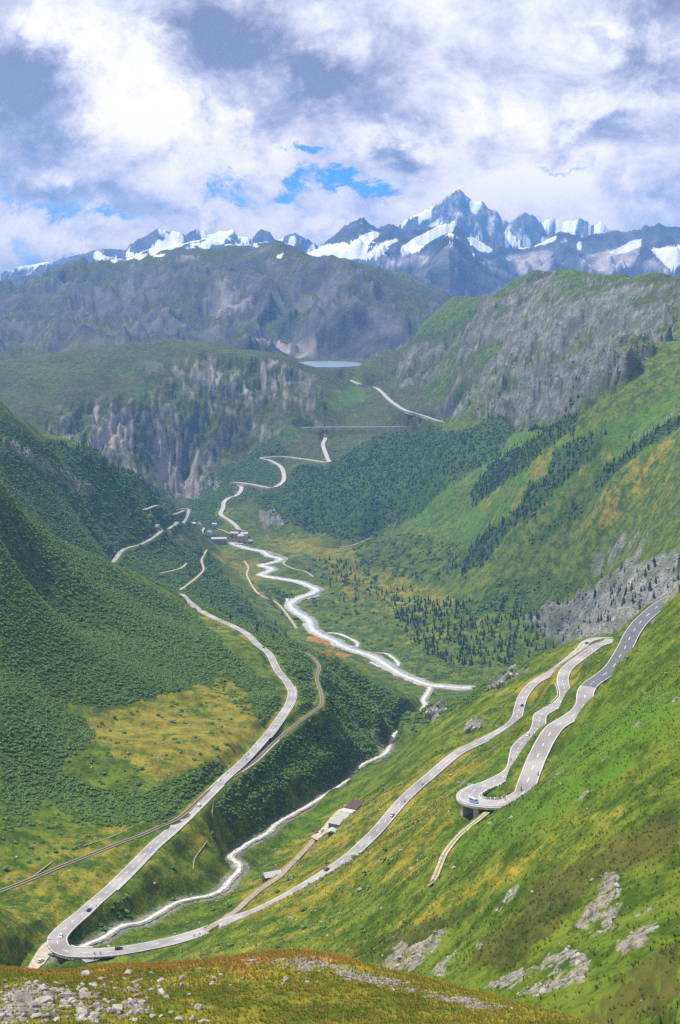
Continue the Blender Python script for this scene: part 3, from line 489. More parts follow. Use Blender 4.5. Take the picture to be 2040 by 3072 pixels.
tg_=np.gradient(W_GRI[:,:2],axis=0); sw_=(np.abs(tg_[:,0])>1.6*np.abs(tg_[:,1]))&(W_GRI[:,2]>-480)&(W_GRI[:,0]>20)
Z,_d=carve(W_GRI[sw_]+np.array([0,-17.,0]),6.,9,8.,Z)
stw=np.interp(np.arange(len(W_STR)),[0,len(W_STR)*.4,len(W_STR)*.6,len(W_STR)],[2.0,2.4,3.6,5.5])
Z,STRD=carve(W_STR,4.5,12,1.6,Z); Z,RIVD=carve(W_RIV,17,40,1.6,Z)
W_ST2=smooth_line(line([(212,2866,-335),(190,2888,-336),(165,2905,-337),(135,2925,-338),(100,2950,-339)]),1.5); Z,d_=carve(W_ST2,2.6,6,1.3,Z); STRD=np.minimum(STRD,d_+3)
# level ground of the lay-bys
for (u_,v_,h_,r_) in ((150,2848,6,7),(132,2868,6,7),(112,2888,6,8),(95,2900,6,8),(300,2873,5,6),(270,2876,4,5)):
    a_,T_=ray(u_,v_); y_=-330.7/float(T_); Z,_d=carve([(float(a_)*y_,y_,-330.7)],h_,r_,.15,Z)
# lake on the pass
LX,LY,LRX,LRY,LZ=-58.,6050.,150.,340.,-233.
le=np.hypot((X-LX)/LRX,(Y-LY)/LRY); 
shore=(1-sm(1.04,1.5,le)); Z=np.where(le<1.5,Z*(1-shore)+(LZ+np.where(Y<LY,.4,1.2))*shore,Z); Z=np.where(le<1,LZ-6,Z)
# far small roads, tracks and side arms: only their picture outline is known, so they follow the ground
CAST=Caster(Z)
def drape(pts,step=5.):
    W=np.array([CAST(u,v) for u,v in pts]); return smooth_line(W,step)
SW=[drape(p) for p in ([(338,1688),(371,1649),(423,1633),(468,1607),(484,1590),(470,1579),(474,1574)],[(443,1546),(460,1531),(487,1519),(471,1516),(431,1530)],[(519,1544),(551,1532),(543,1527),(566,1528),(562,1547),(549,1570)],[(503,1588),(524,1575),(532,1566),(541,1570)],[(516,1605),(530,1615),(548,1619),(528,1621)])]
TR_HUT=drape([(610,2797),(650,2770),(705,2735),(743,2700),(790,2662),(835,2632),(866,2600),(900,2565),(930,2533),(945,2512)],3)
TR_SLOPE=drape([(1478,2425),(1440,2455),(1395,2490),(1365,2520),(1335,2560),(1318,2600),(1300,2640),(1270,2668),(1248,2680)],2.5)
TR_VAL=[drape(p,5) for p in ([(733,1683),(745,1702),(741,1725),(765,1770),(790,1790),(830,1808),(862,1845),(890,1885)],[(800,1652),(860,1675),(850,1690),(880,1706),(915,1714),(940,1730)],[(1020,1640),(1060,1635),(1110,1615),(1125,1606)],[(540,1770),(580,1740),(610,1710),(605,1680),(620,1650)],[(480,1720),(540,1705),(560,1690)])]
PATH_DOWN=drape([(640,2405),(636,2440),(640,2485),(620,2525),(585,2575),(580,2610)],3)
BRAID=[drape(p,6) for p in ([(958,1900),(1000,1898),(1030,1905),(1072,1927),(1067,1945)],[(1128,1958),(1165,1962),(1195,1988),(1190,2003),(1200,2018)],[(1113,1985),(1139,1998),(1180,2008),(1205,2022)],[(960,1784),(930,1793),(902,1800)],[(862,1795),(865,1812),(880,1826)])]
for wv,hw in [(s,4.) for s in SW]+[(TR_HUT,2.)]+[(t,2.) for t in TR_VAL]:
    Z,d_=carve(wv,hw,7 if hw<3 else 12,.35,Z); ROADD=np.minimum(ROADD,d_-(0 if hw>3 else -2))
Z,d_=carve(TR_SLOPE,2.2,4,.25,Z); ROADD=np.minimum(ROADD,d_+2)
for b in BRAID: Z,d_=carve(b,6,12,1.2,Z); RIVD=np.minimum(RIVD,d_+10)
slopex=np.gradient(Z,axis=1)/(np.gradient(aG,axis=1)*Y); slopey=np.gradient(Z,axis=0)/(np.gradient(Q,axis=0)*Y); steep=np.hypot(slopex,slopey)
# ---- final cover weights
clear=sm(6.5,11,ROADD)*sm(3.5,6,RAILD)*sm(4,8,STRD)*sm(14,24,RIVD)
scrub=np.clip(np.maximum(COV['scrub'],COV['forest']),0,1)
pat=fbm(aG*130,Q*130,4,201)        # thickets break up into clumps
scrub_d=sm(.42,.62,scrub+pat*.42)*clear
rockw=np.zeros_like(Z)
n1=fbm(X/75,Y/260,5,211); n2=fbm(X/40,Y/40,4,212)
rockw+=mm*cl*sm(.05,.6,n1*1.1+rib*.5+n2*.6+fbm(X/18,Y/60,3,214)*.4+(steep-.8)*.25)*.95
rockw=np.maximum(rockw,np.where(big,mm*sm(.25,.7,rk)*sm(1.06,1.68,steep+n2*1.0+crag*.7+1.5*fbm((X*.62+Y*.78)/130,(Y*.62-X*.78)/620,4,215)+fbm(X/140,Y/140,4,213)*.7),mm*sm(.38,.62,rk+blk*.5+n2*.35)))
mr=md*sm(.25,.75,.34+fbm(X/300,Y/300,6,221)*.8+(steep-.5)*.7+COV['pale']*.35)
rockw=np.maximum(rockw,mr); rockw=np.where(own>=3,1,rockw)
COV['snow']=np.maximum(COV['snow'],(own>=3)*.62*sm(1.15,.45,steep+fbm(X/420,Y/420,5,261)*.5)*sm(150,700,Z)*sm(-.35,.25,fbm(X/1500,Y/1500,3,262)))
ex=fbm(X/7,Y/7,4,231)                       # stray stones in the grass
rockw=np.maximum(rockw,mm*(Y<1500)*sm(.50,.62,ex+.12*COV['dry']-.6*scrub)*.8*(X>-400))
rockw=np.maximum(rockw,(RIVD<22)*mm*sm(20,13,RIVD)*.75); rockw=np.maximum(rockw,(STRD<8)*mm*sm(8,5,STRD)*.8)
heath=np.where(md,.92+.5*fbm(X/500,Y/500,6,241)-.35*sm(6900,6300,Y),COV['heath']); heath=np.where(mm&(Y>3300),np.maximum(heath,np.clip(.40+.32*(Y>4400)*(X<300)+.3*sm(.15,.6,rk)*big+.7*fbm(X/160,Y/160,5,242)-COV['lush']*.5,0,1)),heath)
dry=np.clip(COV['dry']+sm(9,5,ROADD)*.4,0,1)
scree=.9*sm(.40,1.1,COV['scree']*1.05+(fbm(X/9,Y/9,5,251,.62)*1.5+fbm(X/2.2,Y/2.2,3,252)*.5)*sm(.02,.4,COV['scree'])); STONY=sm(.02,.3,COV['scree'])
# ----------------------------------------------------------------------- materials
def material(name,rough=.8):
    m=bpy.data.materials.new(name); m.use_nodes=True; n=NT(m.node_tree); b=m.node_tree.nodes['Principled BSDF']; b.inputs['Roughness'].default_value=rough
    if 'Specular IOR Level' in b.inputs: b.inputs['Specular IOR Level'].default_value=.2
    return m,n,b
def simple(name,col,rough=.7,var=.25,scale=.6,spec=.25,metal=0.):
    m,n,b=material(name,rough); g=n.new('ShaderNodeNewGeometry'); f=n.noise(g.outputs['Position'],scale,5,.6)
    lo=tuple(c*(1-var) for c in col); hi=tuple(min(1,c*(1+var)) for c in col)
    n.put(b.inputs['Base Color'],n.mix(n.ss(f,.3,.7),lo,hi)); b.inputs['Specular IOR Level'].default_value=spec; b.inputs['Metallic'].default_value=metal
    return m
def terrain_material():
    m,n,b=material('ground cover',.95); b.inputs['Specular IOR Level'].default_value=.05
    g=n.new('ShaderNodeNewGeometry'); P=g.outputs['Position']
    def attr(nm):
        t=n.new('ShaderNodeAttribute',attribute_name=nm); s=n.new('ShaderNodeSeparateColor'); n.l.new(t.outputs['Color'],s.inputs[0]); return s.outputs[0],s.outputs[1],s.outputs[2],t.outputs['Alpha']
    sc,dr,ru,he=attr('cover_a'); lu,ro,st,sn=attr('cover_b'); pa,fa,_,_=attr('cover_c')
    nb=n.noise(P,.006,5,.6); nm=n.noise(P,.05,6,.62); nf=n.noise(P,.42,6,.66); nx=n.noise(P,2.3,4,.65)
    stretch=n.vm('MULTIPLY',P,(1.,.42,1.)); ns=n.noise(stretch,.16,5,.62,.4)
    f=n.m('ADD',n.m('MULTIPLY',nm,.5),n.m('ADD',n.m('MULTIPLY',nf,.35),n.m('MULTIPLY',ns,.3)))
    grass=n.mix(n.ss(f,.49,.67),(.032,.062,.007),(.108,.142,.015))
    grass=n.mix(n.m('MULTIPLY',lu,n.ss(n.m('ADD',ns,n.m('MULTIPLY',nb,.5)),.5,.85)),grass,(.062,.145,.012))
    dryc=n.mix(n.ss(f,.48,.68),(.085,.092,.010),(.215,.182,.024))
    c=n.mix(n.ss(n.m('ADD',n.m('MULTIPLY',dr,1.1),n.m('MULTIPLY',n.m('SUBTRACT',f,.58),2.2)),.25,.95),grass,dryc)
    rustc=n.mix(n.ss(f,.42,.70),(.12,.060,.012),(.36,.185,.035))
    c=n.mix(n.ss(n.m('ADD',ru,n.m('MULTIPLY',n.m('SUBTRACT',f,.58),2.0)),.35,.8),c,rustc)
    heathc=n.mix(n.ss(f,.42,.72),(.024,.036,.009),(.085,.088,.020))
    c=n.mix(n.ss(n.m('ADD',he,n.m('MULTIPLY',n.m('SUBTRACT',f,.58),1.8)),.3,.85),c,heathc)
    scr=n.mix(n.ss(f,.42,.70),(.016,.040,.010),(.050,.085,.017))  # ground under scrub darkened: shade of the gaps put into its colour
    c=n.mix(sc,c,scr)
    rn=n.noise(P,.035,8,.68,.4); rf=n.noise(P,.28,6,.7)
    rcol=n.mix(n.ss(n.m('ADD',n.m('MULTIPLY',rn,.6),n.m('MULTIPLY',rf,.4)),.36,.66),(.060,.066,.062),(.30,.29,.255))
    rcol=n.mix(n.m('MULTIPLY',n.ss(n.noise(P,.02,6,.65),.42,.6),.65),rcol,(.085,.095,.040))
    farrock=n.mix(n.ss(n.noise(P,.0045,8,.66,.3),.35,.68),(.028,.030,.040),(.13,.125,.125))  # far rock dark and bluish, making up in colour for thinner haze
    rcol=n.mix(fa,rcol,farrock)
    rcol=n.mix(pa,rcol,n.mix(n.ss(n.noise(P,.012,7,.7),.3,.7),(.25,.215,.19),(.50,.44,.39)))
    c=n.mix(ro,c,rcol)
    stc=n.mix(n.ss(n.m('ADD',n.m('MULTIPLY',nf,.55),n.m('MULTIPLY',nx,.45)),.38,.64),(.060,.058,.036),(.28,.26,.215))
    c=n.mix(n.ss(n.m('ADD',st,n.m('MULTIPLY',n.m('SUBTRACT',nf,.5),1.1)),.35,.7),c,stc)
    c=n.mix(n.ss(n.m('ADD',sn,n.m('MULTIPLY',n.m('SUBTRACT',n.noise(n.vm('MULTIPLY',P,(1.,.5,.35)),.0075,9,.74),.5),1.1)),.22,.55),c,n.mix(n.ss(n.noise(P,.003,5,.6),.3,.7),(.80,.82,.86),(.93,.93,.93)))
    n.put(b.inputs['Base Color'],c)
    bp=n.new('ShaderNodeBump'); bp.inputs['Strength'].default_value=.55; bp.inputs['Distance'].default_value=.9
    n.put(bp.inputs['Height'],n.m('ADD',n.m('MULTIPLY',nf,1.),n.m('ADD',n.m('MULTIPLY',nx,.28),n.m('MULTIPLY',nm,2.6)))); n.l.new(bp.outputs[0],b.inputs['Normal'])
    return m
M_TER=terrain_material()
ca=np.stack([scrub_d*.85,dry,np.clip(COV['rust'],0,1),np.clip(heath,0,1)],-1); cb_=np.stack([np.clip(COV['lush'],0,1),np.clip(rockw,0,1),scree,COV['snow']],-1); cc=np.stack([np.where(own>=2,np.clip(COV['pale'],0,1),np.where(cliff,.45+.6*n1,0).clip(0,.75)),np.where(own>=2,1-.2*md,np.where(big,.15,0)),np.zeros_like(Z),np.ones_like(Z)],-1)
def prop(o,label=None,cat=None,group=None,kind=None):
    for k,v in (('label',label),('category',cat),('group',group),('kind',kind)):
        if v: o[k]=v
    return o
def np_mesh(name,verts,faces,mat,smooth=True,attrs=()):
    me=bpy.data.meshes.new(name); nv,nf=len(verts),len(faces); me.vertices.add(nv); me.vertices.foreach_set('co',np.ascontiguousarray(verts,np.float32).ravel())
    k=faces.shape[1]; me.loops.add(nf*k); me.loops.foreach_set('vertex_index',np.ascontiguousarray(faces,np.int32).ravel())
    me.polygons.add(nf); me.polygons.foreach_set('loop_start',np.arange(0,nf*k,k,dtype=np.int32)); 
    me.update(calc_edges=True)
    me.polygons.foreach_set('use_smooth',np.full(nf,smooth))
    for an,av in attrs:
        at=me.attributes.new(an,'FLOAT_COLOR','POINT'); at.data.foreach_set('color',np.ascontiguousarray(av,np.float32).ravel())
    me.materials.append(mat); o=bpy.data.objects.new(name,me); COL.objects.link(o); return o
VID=np.arange(NR*NC).reshape(NR,NC); F4=np.stack([VID[:-1,:-1],VID[:-1,1:],VID[1:,1:],VID[1:,:-1]],-1).reshape(-1,4)
PTS=np.stack([X,Y,Z],-1).reshape(-1,3); of=own[:-1,:-1].reshape(-1); yf=Y[:-1,:-1].reshape(-1); xf=X[:-1,:-1].reshape(-1)
part=np.where(of==0,0,np.where(of==1,np.where((yf>4480)&(xf<-40),2,1),np.where(of==2,3,4)))
for k,nm in enumerate(('crest_hill','valley_terrain','cliff_terrain','plateau_mountain','far_mountain')):
    f=F4[part==k]
    if not len(f): continue
    used,inv=np.unique(f,return_inverse=True)
    o=np_mesh(nm,PTS[used],inv.reshape(-1,4),M_TER,True,[('cover_a',ca.reshape(-1,4)[used]),('cover_b',cb_.reshape(-1,4)[used]),('cover_c',cc.reshape(-1,4)[used])]); o['kind']='structure'
# ----------------------------------------------------------------------- mesh builder
class MB:
    def __init__(s): s.v=[]; s.f=[]
    def add(s,v,f):
        o=len(s.v); s.v+= [tuple(map(float,p)) for p in v]; s.f+=[tuple(i+o for i in t) for t in f]; return s
    def box(s,x0,x1,y0,y1,z0,z1):
        return s.add([(x0,y0,z0),(x1,y0,z0),(x1,y1,z0),(x0,y1,z0),(x0,y0,z1),(x1,y0,z1),(x1,y1,z1),(x0,y1,z1)],[(0,3,2,1),(4,5,6,7),(0,1,5,4),(1,2,6,5),(2,3,7,6),(3,0,4,7)])
    def cyl(s,p,q,r0,r1=None,n=8):
        r1=r0 if r1 is None else r1; p=Vector(p); q=Vector(q); d=(q-p).normalized(); a=d.orthogonal().normalized(); b=d.cross(a); v=[]
        for c,r in ((p,r0),(q,r1)):
            for k in range(n):
                t=2*math.pi*k/n; v.append(c+a*(r*math.cos(t))+b*(r*math.sin(t)))
        return s.add(v,[(k,(k+1)%n,n+(k+1)%n,n+k) for k in range(n)]+[tuple(range(n))[::-1],tuple(range(n,2*n))])
    def mesh(s,name,mat,smooth=False):
        me=bpy.data.meshes.new(name); me.from_pydata(s.v,[],s.f); me.materials.append(mat)
        if smooth: me.polygons.foreach_set('use_smooth',np.ones(len(me.polygons),bool))
        me.update(); return me
    def obj(s,name,mat,parent=None,smooth=False,loc=None):
        o=bpy.data.objects.new(name,s.mesh(name,mat,smooth)); COL.objects.link(o)
        if parent: o.parent=parent
        if loc is not None: o.location=loc
        return o
def place(name,me,parent=None,loc=None,rz=0,sc=None):
    o=bpy.data.objects.new(name,me); COL.objects.link(o)
    if parent: o.parent=parent
    if loc is not None: o.location=loc
    o.rotation_euler[2]=rz
    if sc: o.scale=sc if isinstance(sc,tuple) else (sc,)*3
    return o
def empty(name,loc,rz=0,label=None,cat=None,group=None):
    o=bpy.data.objects.new(name,None); COL.objects.link(o); o.location=loc; o.rotation_euler[2]=rz; o.empty_display_size=.5; return prop(o,label,cat,group)
def side(W):
    t=np.gradient(W[:,:2],axis=0); t/=np.maximum(np.linalg.norm(t,axis=1,keepdims=True),1e-9); return np.stack([t[:,1],-t[:,0]],1)   # to the right
def strip(W,o0,o1,dz,sk=0.):
    """band between two sideways offsets along a line, with skirts down the edges"""
    n=side(W); o0=np.broadcast_to(o0,len(W)); o1=np.broadcast_to(o1,len(W)); L=np.column_stack([W[:,:2]+n*o0[:,None],W[:,2]+dz]); R=np.column_stack([W[:,:2]+n*o1[:,None],W[:,2]+dz]); m=len(W)
    rows=[L,R]; 
    if sk: rows=[L-[0,0,sk],L,R,R-[0,0,sk]]
    V_=np.stack(rows,1).reshape(-1,3); k=len(rows); f=[]
    for j in range(k-1):
        b=np.arange(m-1)*k+j; f.append(np.stack([b,b+1,b+1+k,b+k],1))
    return V_,np.concatenate(f)
def join(parts):
    v=[];f=[];o=0
    for a_,b_ in parts: v.append(a_); f.append(b_+o); o+=len(a_)
    return np.concatenate(v),np.concatenate(f)
# ----------------------------------------------------------------------- roads
M_ASPH=simple('worn asphalt',(.25,.235,.23),.85,.28,.045); M_PASS=simple('pale pass road',(.36,.34,.32),.9,.15,.1); M_DARK=simple('fresh asphalt',(.105,.105,.125),.8,.12,.2); M_WHITE=simple('road paint',(.78,.78,.76),.7,.06,.5); M_DIRT=simple('pale gravel',(.36,.31,.25),.95,.25,.5); M_TRACK=simple('earth track',(.25,.21,.16),.95,.3,.4); M_STONE=simple('dry stone',(.20,.19,.17),.9,.45,1.1); M_CONC=simple('concrete',(.33,.32,.30),.85,.2,.4)
def widths(W,rows):
    u,v=proj(W[:,0],W[:,1],W[:,2]); s=np.arange(len(W)); 
    return np.interp(s,[r[0]*len(W) for r in rows],[r[1] for r in rows])
def road(name,W,hw,mat,label,marks=True,edge=True,dash=(4,8),lift=.12,sk=.9):
    o=np_mesh(name,*strip(W,-hw,hw,lift,sk),mat,False); o['kind']='structure'
    if marks:
        L=np.concatenate([[0],np.cumsum(np.linalg.norm(np.diff(W[:,:2],axis=0),axis=1))]); ps=[]
        for s0 in np.arange(2,L[-1]-dash[0],sum(dash)):
            ss=np.linspace(s0,s0+dash[0],3); w3=np.stack([np.interp(ss,L,W[:,k]) for k in range(3)],1); ps.append(strip(w3,-.11,.11,lift+.03))
        if edge:
            h=np.broadcast_to(hw,len(W)); ps+= [strip(W,-h+.35,-h+.52,lift+.03),strip(W,h-.52,h-.35,lift+.03)]
        mk=np_mesh('road_marking',*join(ps),M_WHITE,False); mk.parent=o; mk['kind']='stuff'
    return o
road('lower_road',W_LOW,np.interp(np.arange(len(W_LOW)),[0,20,60,len(W_LOW)],[5.4,4.6,3.9,3.9]),M_ASPH,'')
road('valley_road',W_VAL,np.interp(np.arange(len(W_VAL)),[0,20,len(W_VAL)*.6,len(W_VAL)],[5.4,4.3,4.1,4.6]),M_ASPH,'')
u_,v_=proj(W_MID[:,0],W_MID[:,1],W_MID[:,2]); kd=int(np.argmax((v_<2062)&(np.arange(len(W_MID))>B1)))
hwm=np.full(len(W_MID),4.3); hwm[B1:]=4.6; hwm[B0:B1]=5.2; hwm=np.convolve(np.pad(hwm,8,'edge'),np.ones(17)/17,'valid')
road('hairpin_road',W_MID[:kd+1],hwm[:kd+1],M_ASPH,''); road('upper_road',W_MID[kd:],hwm[kd:],M_DARK,'')
road('pass_road',W_GRI,np.full(len(W_GRI),6.8),M_PASS,'',marks=False,lift=3.2,sk=10)
for s_ in SW: road('switchback_road',s_,np.full(len(s_),4.6),M_ASPH,'',marks=False,lift=.5,sk=3)
for t_ in [TR_HUT]+TR_VAL: road('gravel_track',t_,1.9 if t_ is TR_HUT else 2.2,M_TRACK if t_ is TR_HUT else M_DIRT,'',marks=False,lift=.18,sk=.5)
road('slope_track',TR_SLOPE,1.15,M_DIRT,'',marks=False,lift=.15,sk=.4)
mid_=np_mesh('grass_strip',*strip(TR_SLOPE,-.28,.28,.19),simple('track grass',(.14,.15,.03),.95,.4,.8),False); mid_['kind']='structure'
# ----------------------------------------------------------------------- railway
M_BAL=simple('ballast',(.20,.165,.135),.95,.35,1.5); M_RAIL=simple('rusty rail',(.16,.10,.07),.5,.2,1.); M_SLEEP=simple('sleeper wood',(.07,.055,.045),.9,.3,1.)
bal=np_mesh('railway_bed',*strip(W_RAIL,-1.9,1.9,.18,.6),M_BAL,False); bal['kind']='structure'
rl=np_mesh('rail',*join([strip(W_RAIL,o-.07,o+.07,.36,.15) for o in (-.55,.0,.55)]),M_RAIL,False); rl.parent=bal; rl['kind']='stuff'
ps=[]; Lr=np.concatenate([[0],np.cumsum(np.linalg.norm(np.diff(W_RAIL[:,:2],axis=0),axis=1))])
for s0 in np.arange(0,Lr[-1]-2,1.4):
    w2=np.stack([np.interp([s0,s0+.3],Lr,W_RAIL[:,k]) for k in range(3)],1); ps.append(strip(w2,-.95,.95,.25,.1))
sl=np_mesh('sleeper',*join(ps),M_SLEEP,False); sl.parent=bal; sl['kind']='stuff'
# ----------------------------------------------------------------------- water
def water_mat(name,c0,c1,rough=.35,scale=.12):
    m,n,b=material(name,rough); g=n.new('ShaderNodeNewGeometry'); f=n.noise(g.outputs['Position'],scale,6,.65,.5); n.put(b.inputs['Base Color'],n.mix(n.ss(f,.35,.65),c0,c1)); b.inputs['Specular IOR Level'].default_value=.5
    bp=n.new('ShaderNodeBump'); bp.inputs['Strength'].default_value=.4; bp.inputs['Distance'].default_value=.3; n.put(bp.inputs['Height'],n.noise(g.outputs['Position'],1.2,4)); n.l.new(bp.outputs[0],b.inputs['Normal']); return m
M_RIV=water_mat('glacier water',(.36,.385,.38),(.56,.575,.56),.4); M_STRM=water_mat('white water',(.33,.30,.25),(.66,.63,.57),.5,.3); M_LAKE=water_mat('lake water',(.16,.22,.30),(.20,.27,.35),.35,.02)
def stream(name,W,hw,mat,dz,seed):
    k=np.arange(len(W)); a_=fbm(k/5.3,k*0+seed,3,seed); b_=fbm(k/5.3,k*0+seed+9,3,seed+1); o=np_mesh(name,*strip(W,-hw*(1+a_*.7),hw*(1+b_*.7),dz,.5),mat,True); o['kind']='structure'; return o
M_BANK=simple('river gravel',(.33,.31,.27),.95,.45,.3)
stream('river_bank',W_RIV,np.full(len(W_RIV),16.),M_BANK,-.9,3); stream('river',W_RIV,np.interp(np.arange(len(W_RIV)),[0,len(W_RIV)*.35,len(W_RIV)*.7,len(W_RIV)],[6,8.5,8,4.5]),M_RIV,-.55,4)
for b in BRAID: stream('river_arm',b,np.full(len(b),4.),M_RIV,-.35,6)
stream('stream_bank',W_STR,stw*1.25,M_BANK,-1.05,7); stream('mountain_stream',W_STR,stw*.62,M_STRM,-.8,8)
t_=np.linspace(0,2*math.pi,64,endpoint=False); lb=MB(); lb.add([(LX+math.cos(k)*LRX*1.05,LY+math.sin(k)*LRY*1.05,LZ) for k in t_],[tuple(range(64))]); lk=lb.obj('lake',M_LAKE); lk['kind']='structure'
# ----------------------------------------------------------------------- air
hb=MB(); hb.box(-9500,9500,-60,25200,float(Z.min())-1200,1760); M_AIR=bpy.data.materials.new('air'); M_AIR.use_nodes=True; nt=M_AIR.node_tree; nt.nodes.clear()
an=NT(nt); ao=an.new('ShaderNodeOutputMaterial'); pv=an.new('ShaderNodeVolumePrincipled'); pv.inputs['Color'].default_value=(*HAZE_C,1); pv.inputs['Density'].default_value=HAZE_D; pv.inputs['Anisotropy'].default_value=.0
nt.links.new(pv.outputs[0],ao.inputs['Volume']); M_AIR.cycles.homogeneous_volume=True if hasattr(M_AIR.cycles,'homogeneous_volume') else None
hz_=hb.obj('haze',M_AIR); hz_['kind']='stuff'
# ======================================================================= scatter tools
def scatter(name,pts,scl,rot,variants,kind='stuff',tilt=None):
    """one object: points that carry copies of a few small meshes"""
    col=bpy.data.collections.new(name+' kinds')
    for k,me in enumerate(variants):
        o=bpy.data.objects.new(f'{name}_kind',me); col.objects.link(o)
    me=bpy.data.meshes.new(name); me.vertices.add(len(pts)); me.vertices.foreach_set('co',np.ascontiguousarray(pts,np.float32).ravel())
    a=me.attributes.new('size','FLOAT','POINT'); a.data.foreach_set('value',np.ascontiguousarray(scl,np.float32))
    r=np.zeros((len(pts),3),np.float32); r[:,2]=rot
    if tilt is not None: r[:,:2]=tilt
    a=me.attributes.new('turn','FLOAT_VECTOR','POINT'); a.data.foreach_set('vector',r.ravel())
    o=bpy.data.objects.new(name,me); COL.objects.link(o); o['kind']=kind
    g=bpy.data.node_groups.new(name,'GeometryNodeTree'); g.interface.new_socket('Geometry',in_out='INPUT',socket_type='NodeSocketGeometry'); g.interface.new_socket('Geometry',in_out='OUTPUT',socket_type='NodeSocketGeometry')
    N=g.nodes; Lk=g.links; gi=N.new('NodeGroupInput'); go=N.new('NodeGroupOutput'); ip=N.new('GeometryNodeInstanceOnPoints'); ci=N.new('GeometryNodeCollectionInfo'); ci.inputs[0].default_value=col; ci.inputs['Separate Children'].default_value=True; ci.inputs['Reset Children'].default_value=True
    mp=N.new('GeometryNodeMeshToPoints'); Lk.new(gi.outputs[0],mp.inputs[0]); Lk.new(mp.outputs[0],ip.inputs['Points']); Lk.new(ci.outputs[0],ip.inputs['Instance']); ip.inputs['Pick Instance'].default_value=True
    s=N.new('GeometryNodeInputNamedAttribute'); s.data_type='FLOAT'; s.inputs[0].default_value='size'; t=N.new('GeometryNodeInputNamedAttribute'); t.data_type='FLOAT_VECTOR'; t.inputs[0].default_value='turn'
    rv=N.new('FunctionNodeRandomValue'); rv.data_type='INT'; rv.inputs['Min'].default_value=0 if False else 0
    for so in rv.inputs:
        if so.name=='Max' and so.type=='INT': so.default_value=len(variants)-1
        if so.name=='Min' and so.type=='INT': so.default_value=0
    ri=[x for x in rv.outputs if x.type=='INT'][0]; Lk.new(ri,ip.inputs['Instance Index'])
    so=[x for x in s.outputs if x.enabled and x.name=='Attribute'][0]; to=[x for x in t.outputs if x.enabled and x.name=='Attribute'][0]
    Lk.new(so,ip.inputs['Scale']); Lk.new(to,ip.inputs['Rotation']); Lk.new(ip.outputs[0],go.inputs[0])
    m=o.modifiers.new('scatter','NODES'); m.node_group=g; return o
CA=(np.diff(aG,axis=1)[:-1]*Y[:-1,:-1])*(np.diff(Q,axis=0)[:,:-1]*Y[:-1,:-1])      # ground area of each cell
def cell(w): return .25*(w[:-1,:-1]+w[1:,:-1]+w[:-1,1:]+w[1:,1:])
def sample(w,per_m2,cap=10**9):
    c=cell(w)*CA; tot=c.sum()*per_m2; n=int(min(tot,cap)); 
    if n<1: return np.zeros((0,3))
    k=rng.choice(c.size,n,p=(c/c.sum()).ravel()); i,j=np.unravel_index(k,c.shape); fx=rng.random(n); fy=rng.random(n)
    qq=q[i]+(q[i+1]-q[i])*fy; y=np.exp(qq); a=A[j]+(A[j+1]-A[j])*fx; x=a*y
    z=(Z[i,j]*(1-fx)+Z[i,j+1]*fx)*(1-fy)+(Z[i+1,j]*(1-fx)+Z[i+1,j+1]*fx)*fy
    return np.stack([x,y,z],1)
def in_view(p,m=30):
    u,v=proj(p[:,0],p[:,1],p[:,2]); return (u>-m)&(u<2040+m)&(v>0)&(v<3072+m)
def seen(p,tol=1.02):
    u,v=proj(p[:,0],p[:,1],p[:,2]); return np.array([CAST(a,b-2)[1]>c/tol for a,b,c in zip(u,v,p[:,1])],bool)
VISM=np.ones_like(Z)
def leaf_material(name,lo,hi,tr=.0):
    m,n,b=material(name,.75); oi=n.new('ShaderNodeObjectInfo'); g=n.new('ShaderNodeNewGeometry'); f=n.noise(g.outputs['Position'],.9,3,.6)
    n.put(b.inputs['Base Color'],n.mix(n.m('ADD',n.m('MULTIPLY',oi.outputs['Random'],.6),n.m('MULTIPLY',n.ss(f,.3,.7),.4)),lo,hi)); b.inputs['Specular IOR Level'].default_value=.15; return m
M_SHRUB=leaf_material('alder leaves',(.065,.150,.030),(.180,.290,.055)); M_PINE=leaf_material('larch needles',(.014,.040,.014),(.050,.098,.024)); M_BARK=simple('bark',(.10,.075,.055),.95,.3,2.)
M_ROCK=None
def rock_material():
    m,n,b=material('grey gneiss',.9); g=n.new('ShaderNodeNewGeometry'); oi=n.new('ShaderNodeObjectInfo'); P=g.outputs['Position']; f=n.noise(P,.9,7,.68,.3); f2=n.noise(P,5.,4,.6)
    c=n.mix(n.ss(n.m('ADD',n.m('MULTIPLY',f,.6),n.m('MULTIPLY',f2,.4)),.36,.64),(.10,.10,.095),(.40,.385,.35)); c=n.mix(n.m('MULTIPLY',oi.outputs['Random'],.4),c,(.30,.27,.22)); c=n.mix(n.m('MULTIPLY',n.ss(n.noise(P,.5,5,.6),.55,.7),.5),c,(.13,.13,.06))
    n.put(b.inputs['Base Color'],c); bp=n.new('ShaderNodeBump'); bp.inputs['Strength'].default_value=.6; bp.inputs['Distance'].default_value=.15; n.put(bp.inputs['Height'],f); n.l.new(bp.outputs[0],b.inputs['Normal']); return m
M_ROCK=rock_material()
M_DSHR=leaf_material('mountain pine needles',(.026,.066,.022),(.088,.150,.036))
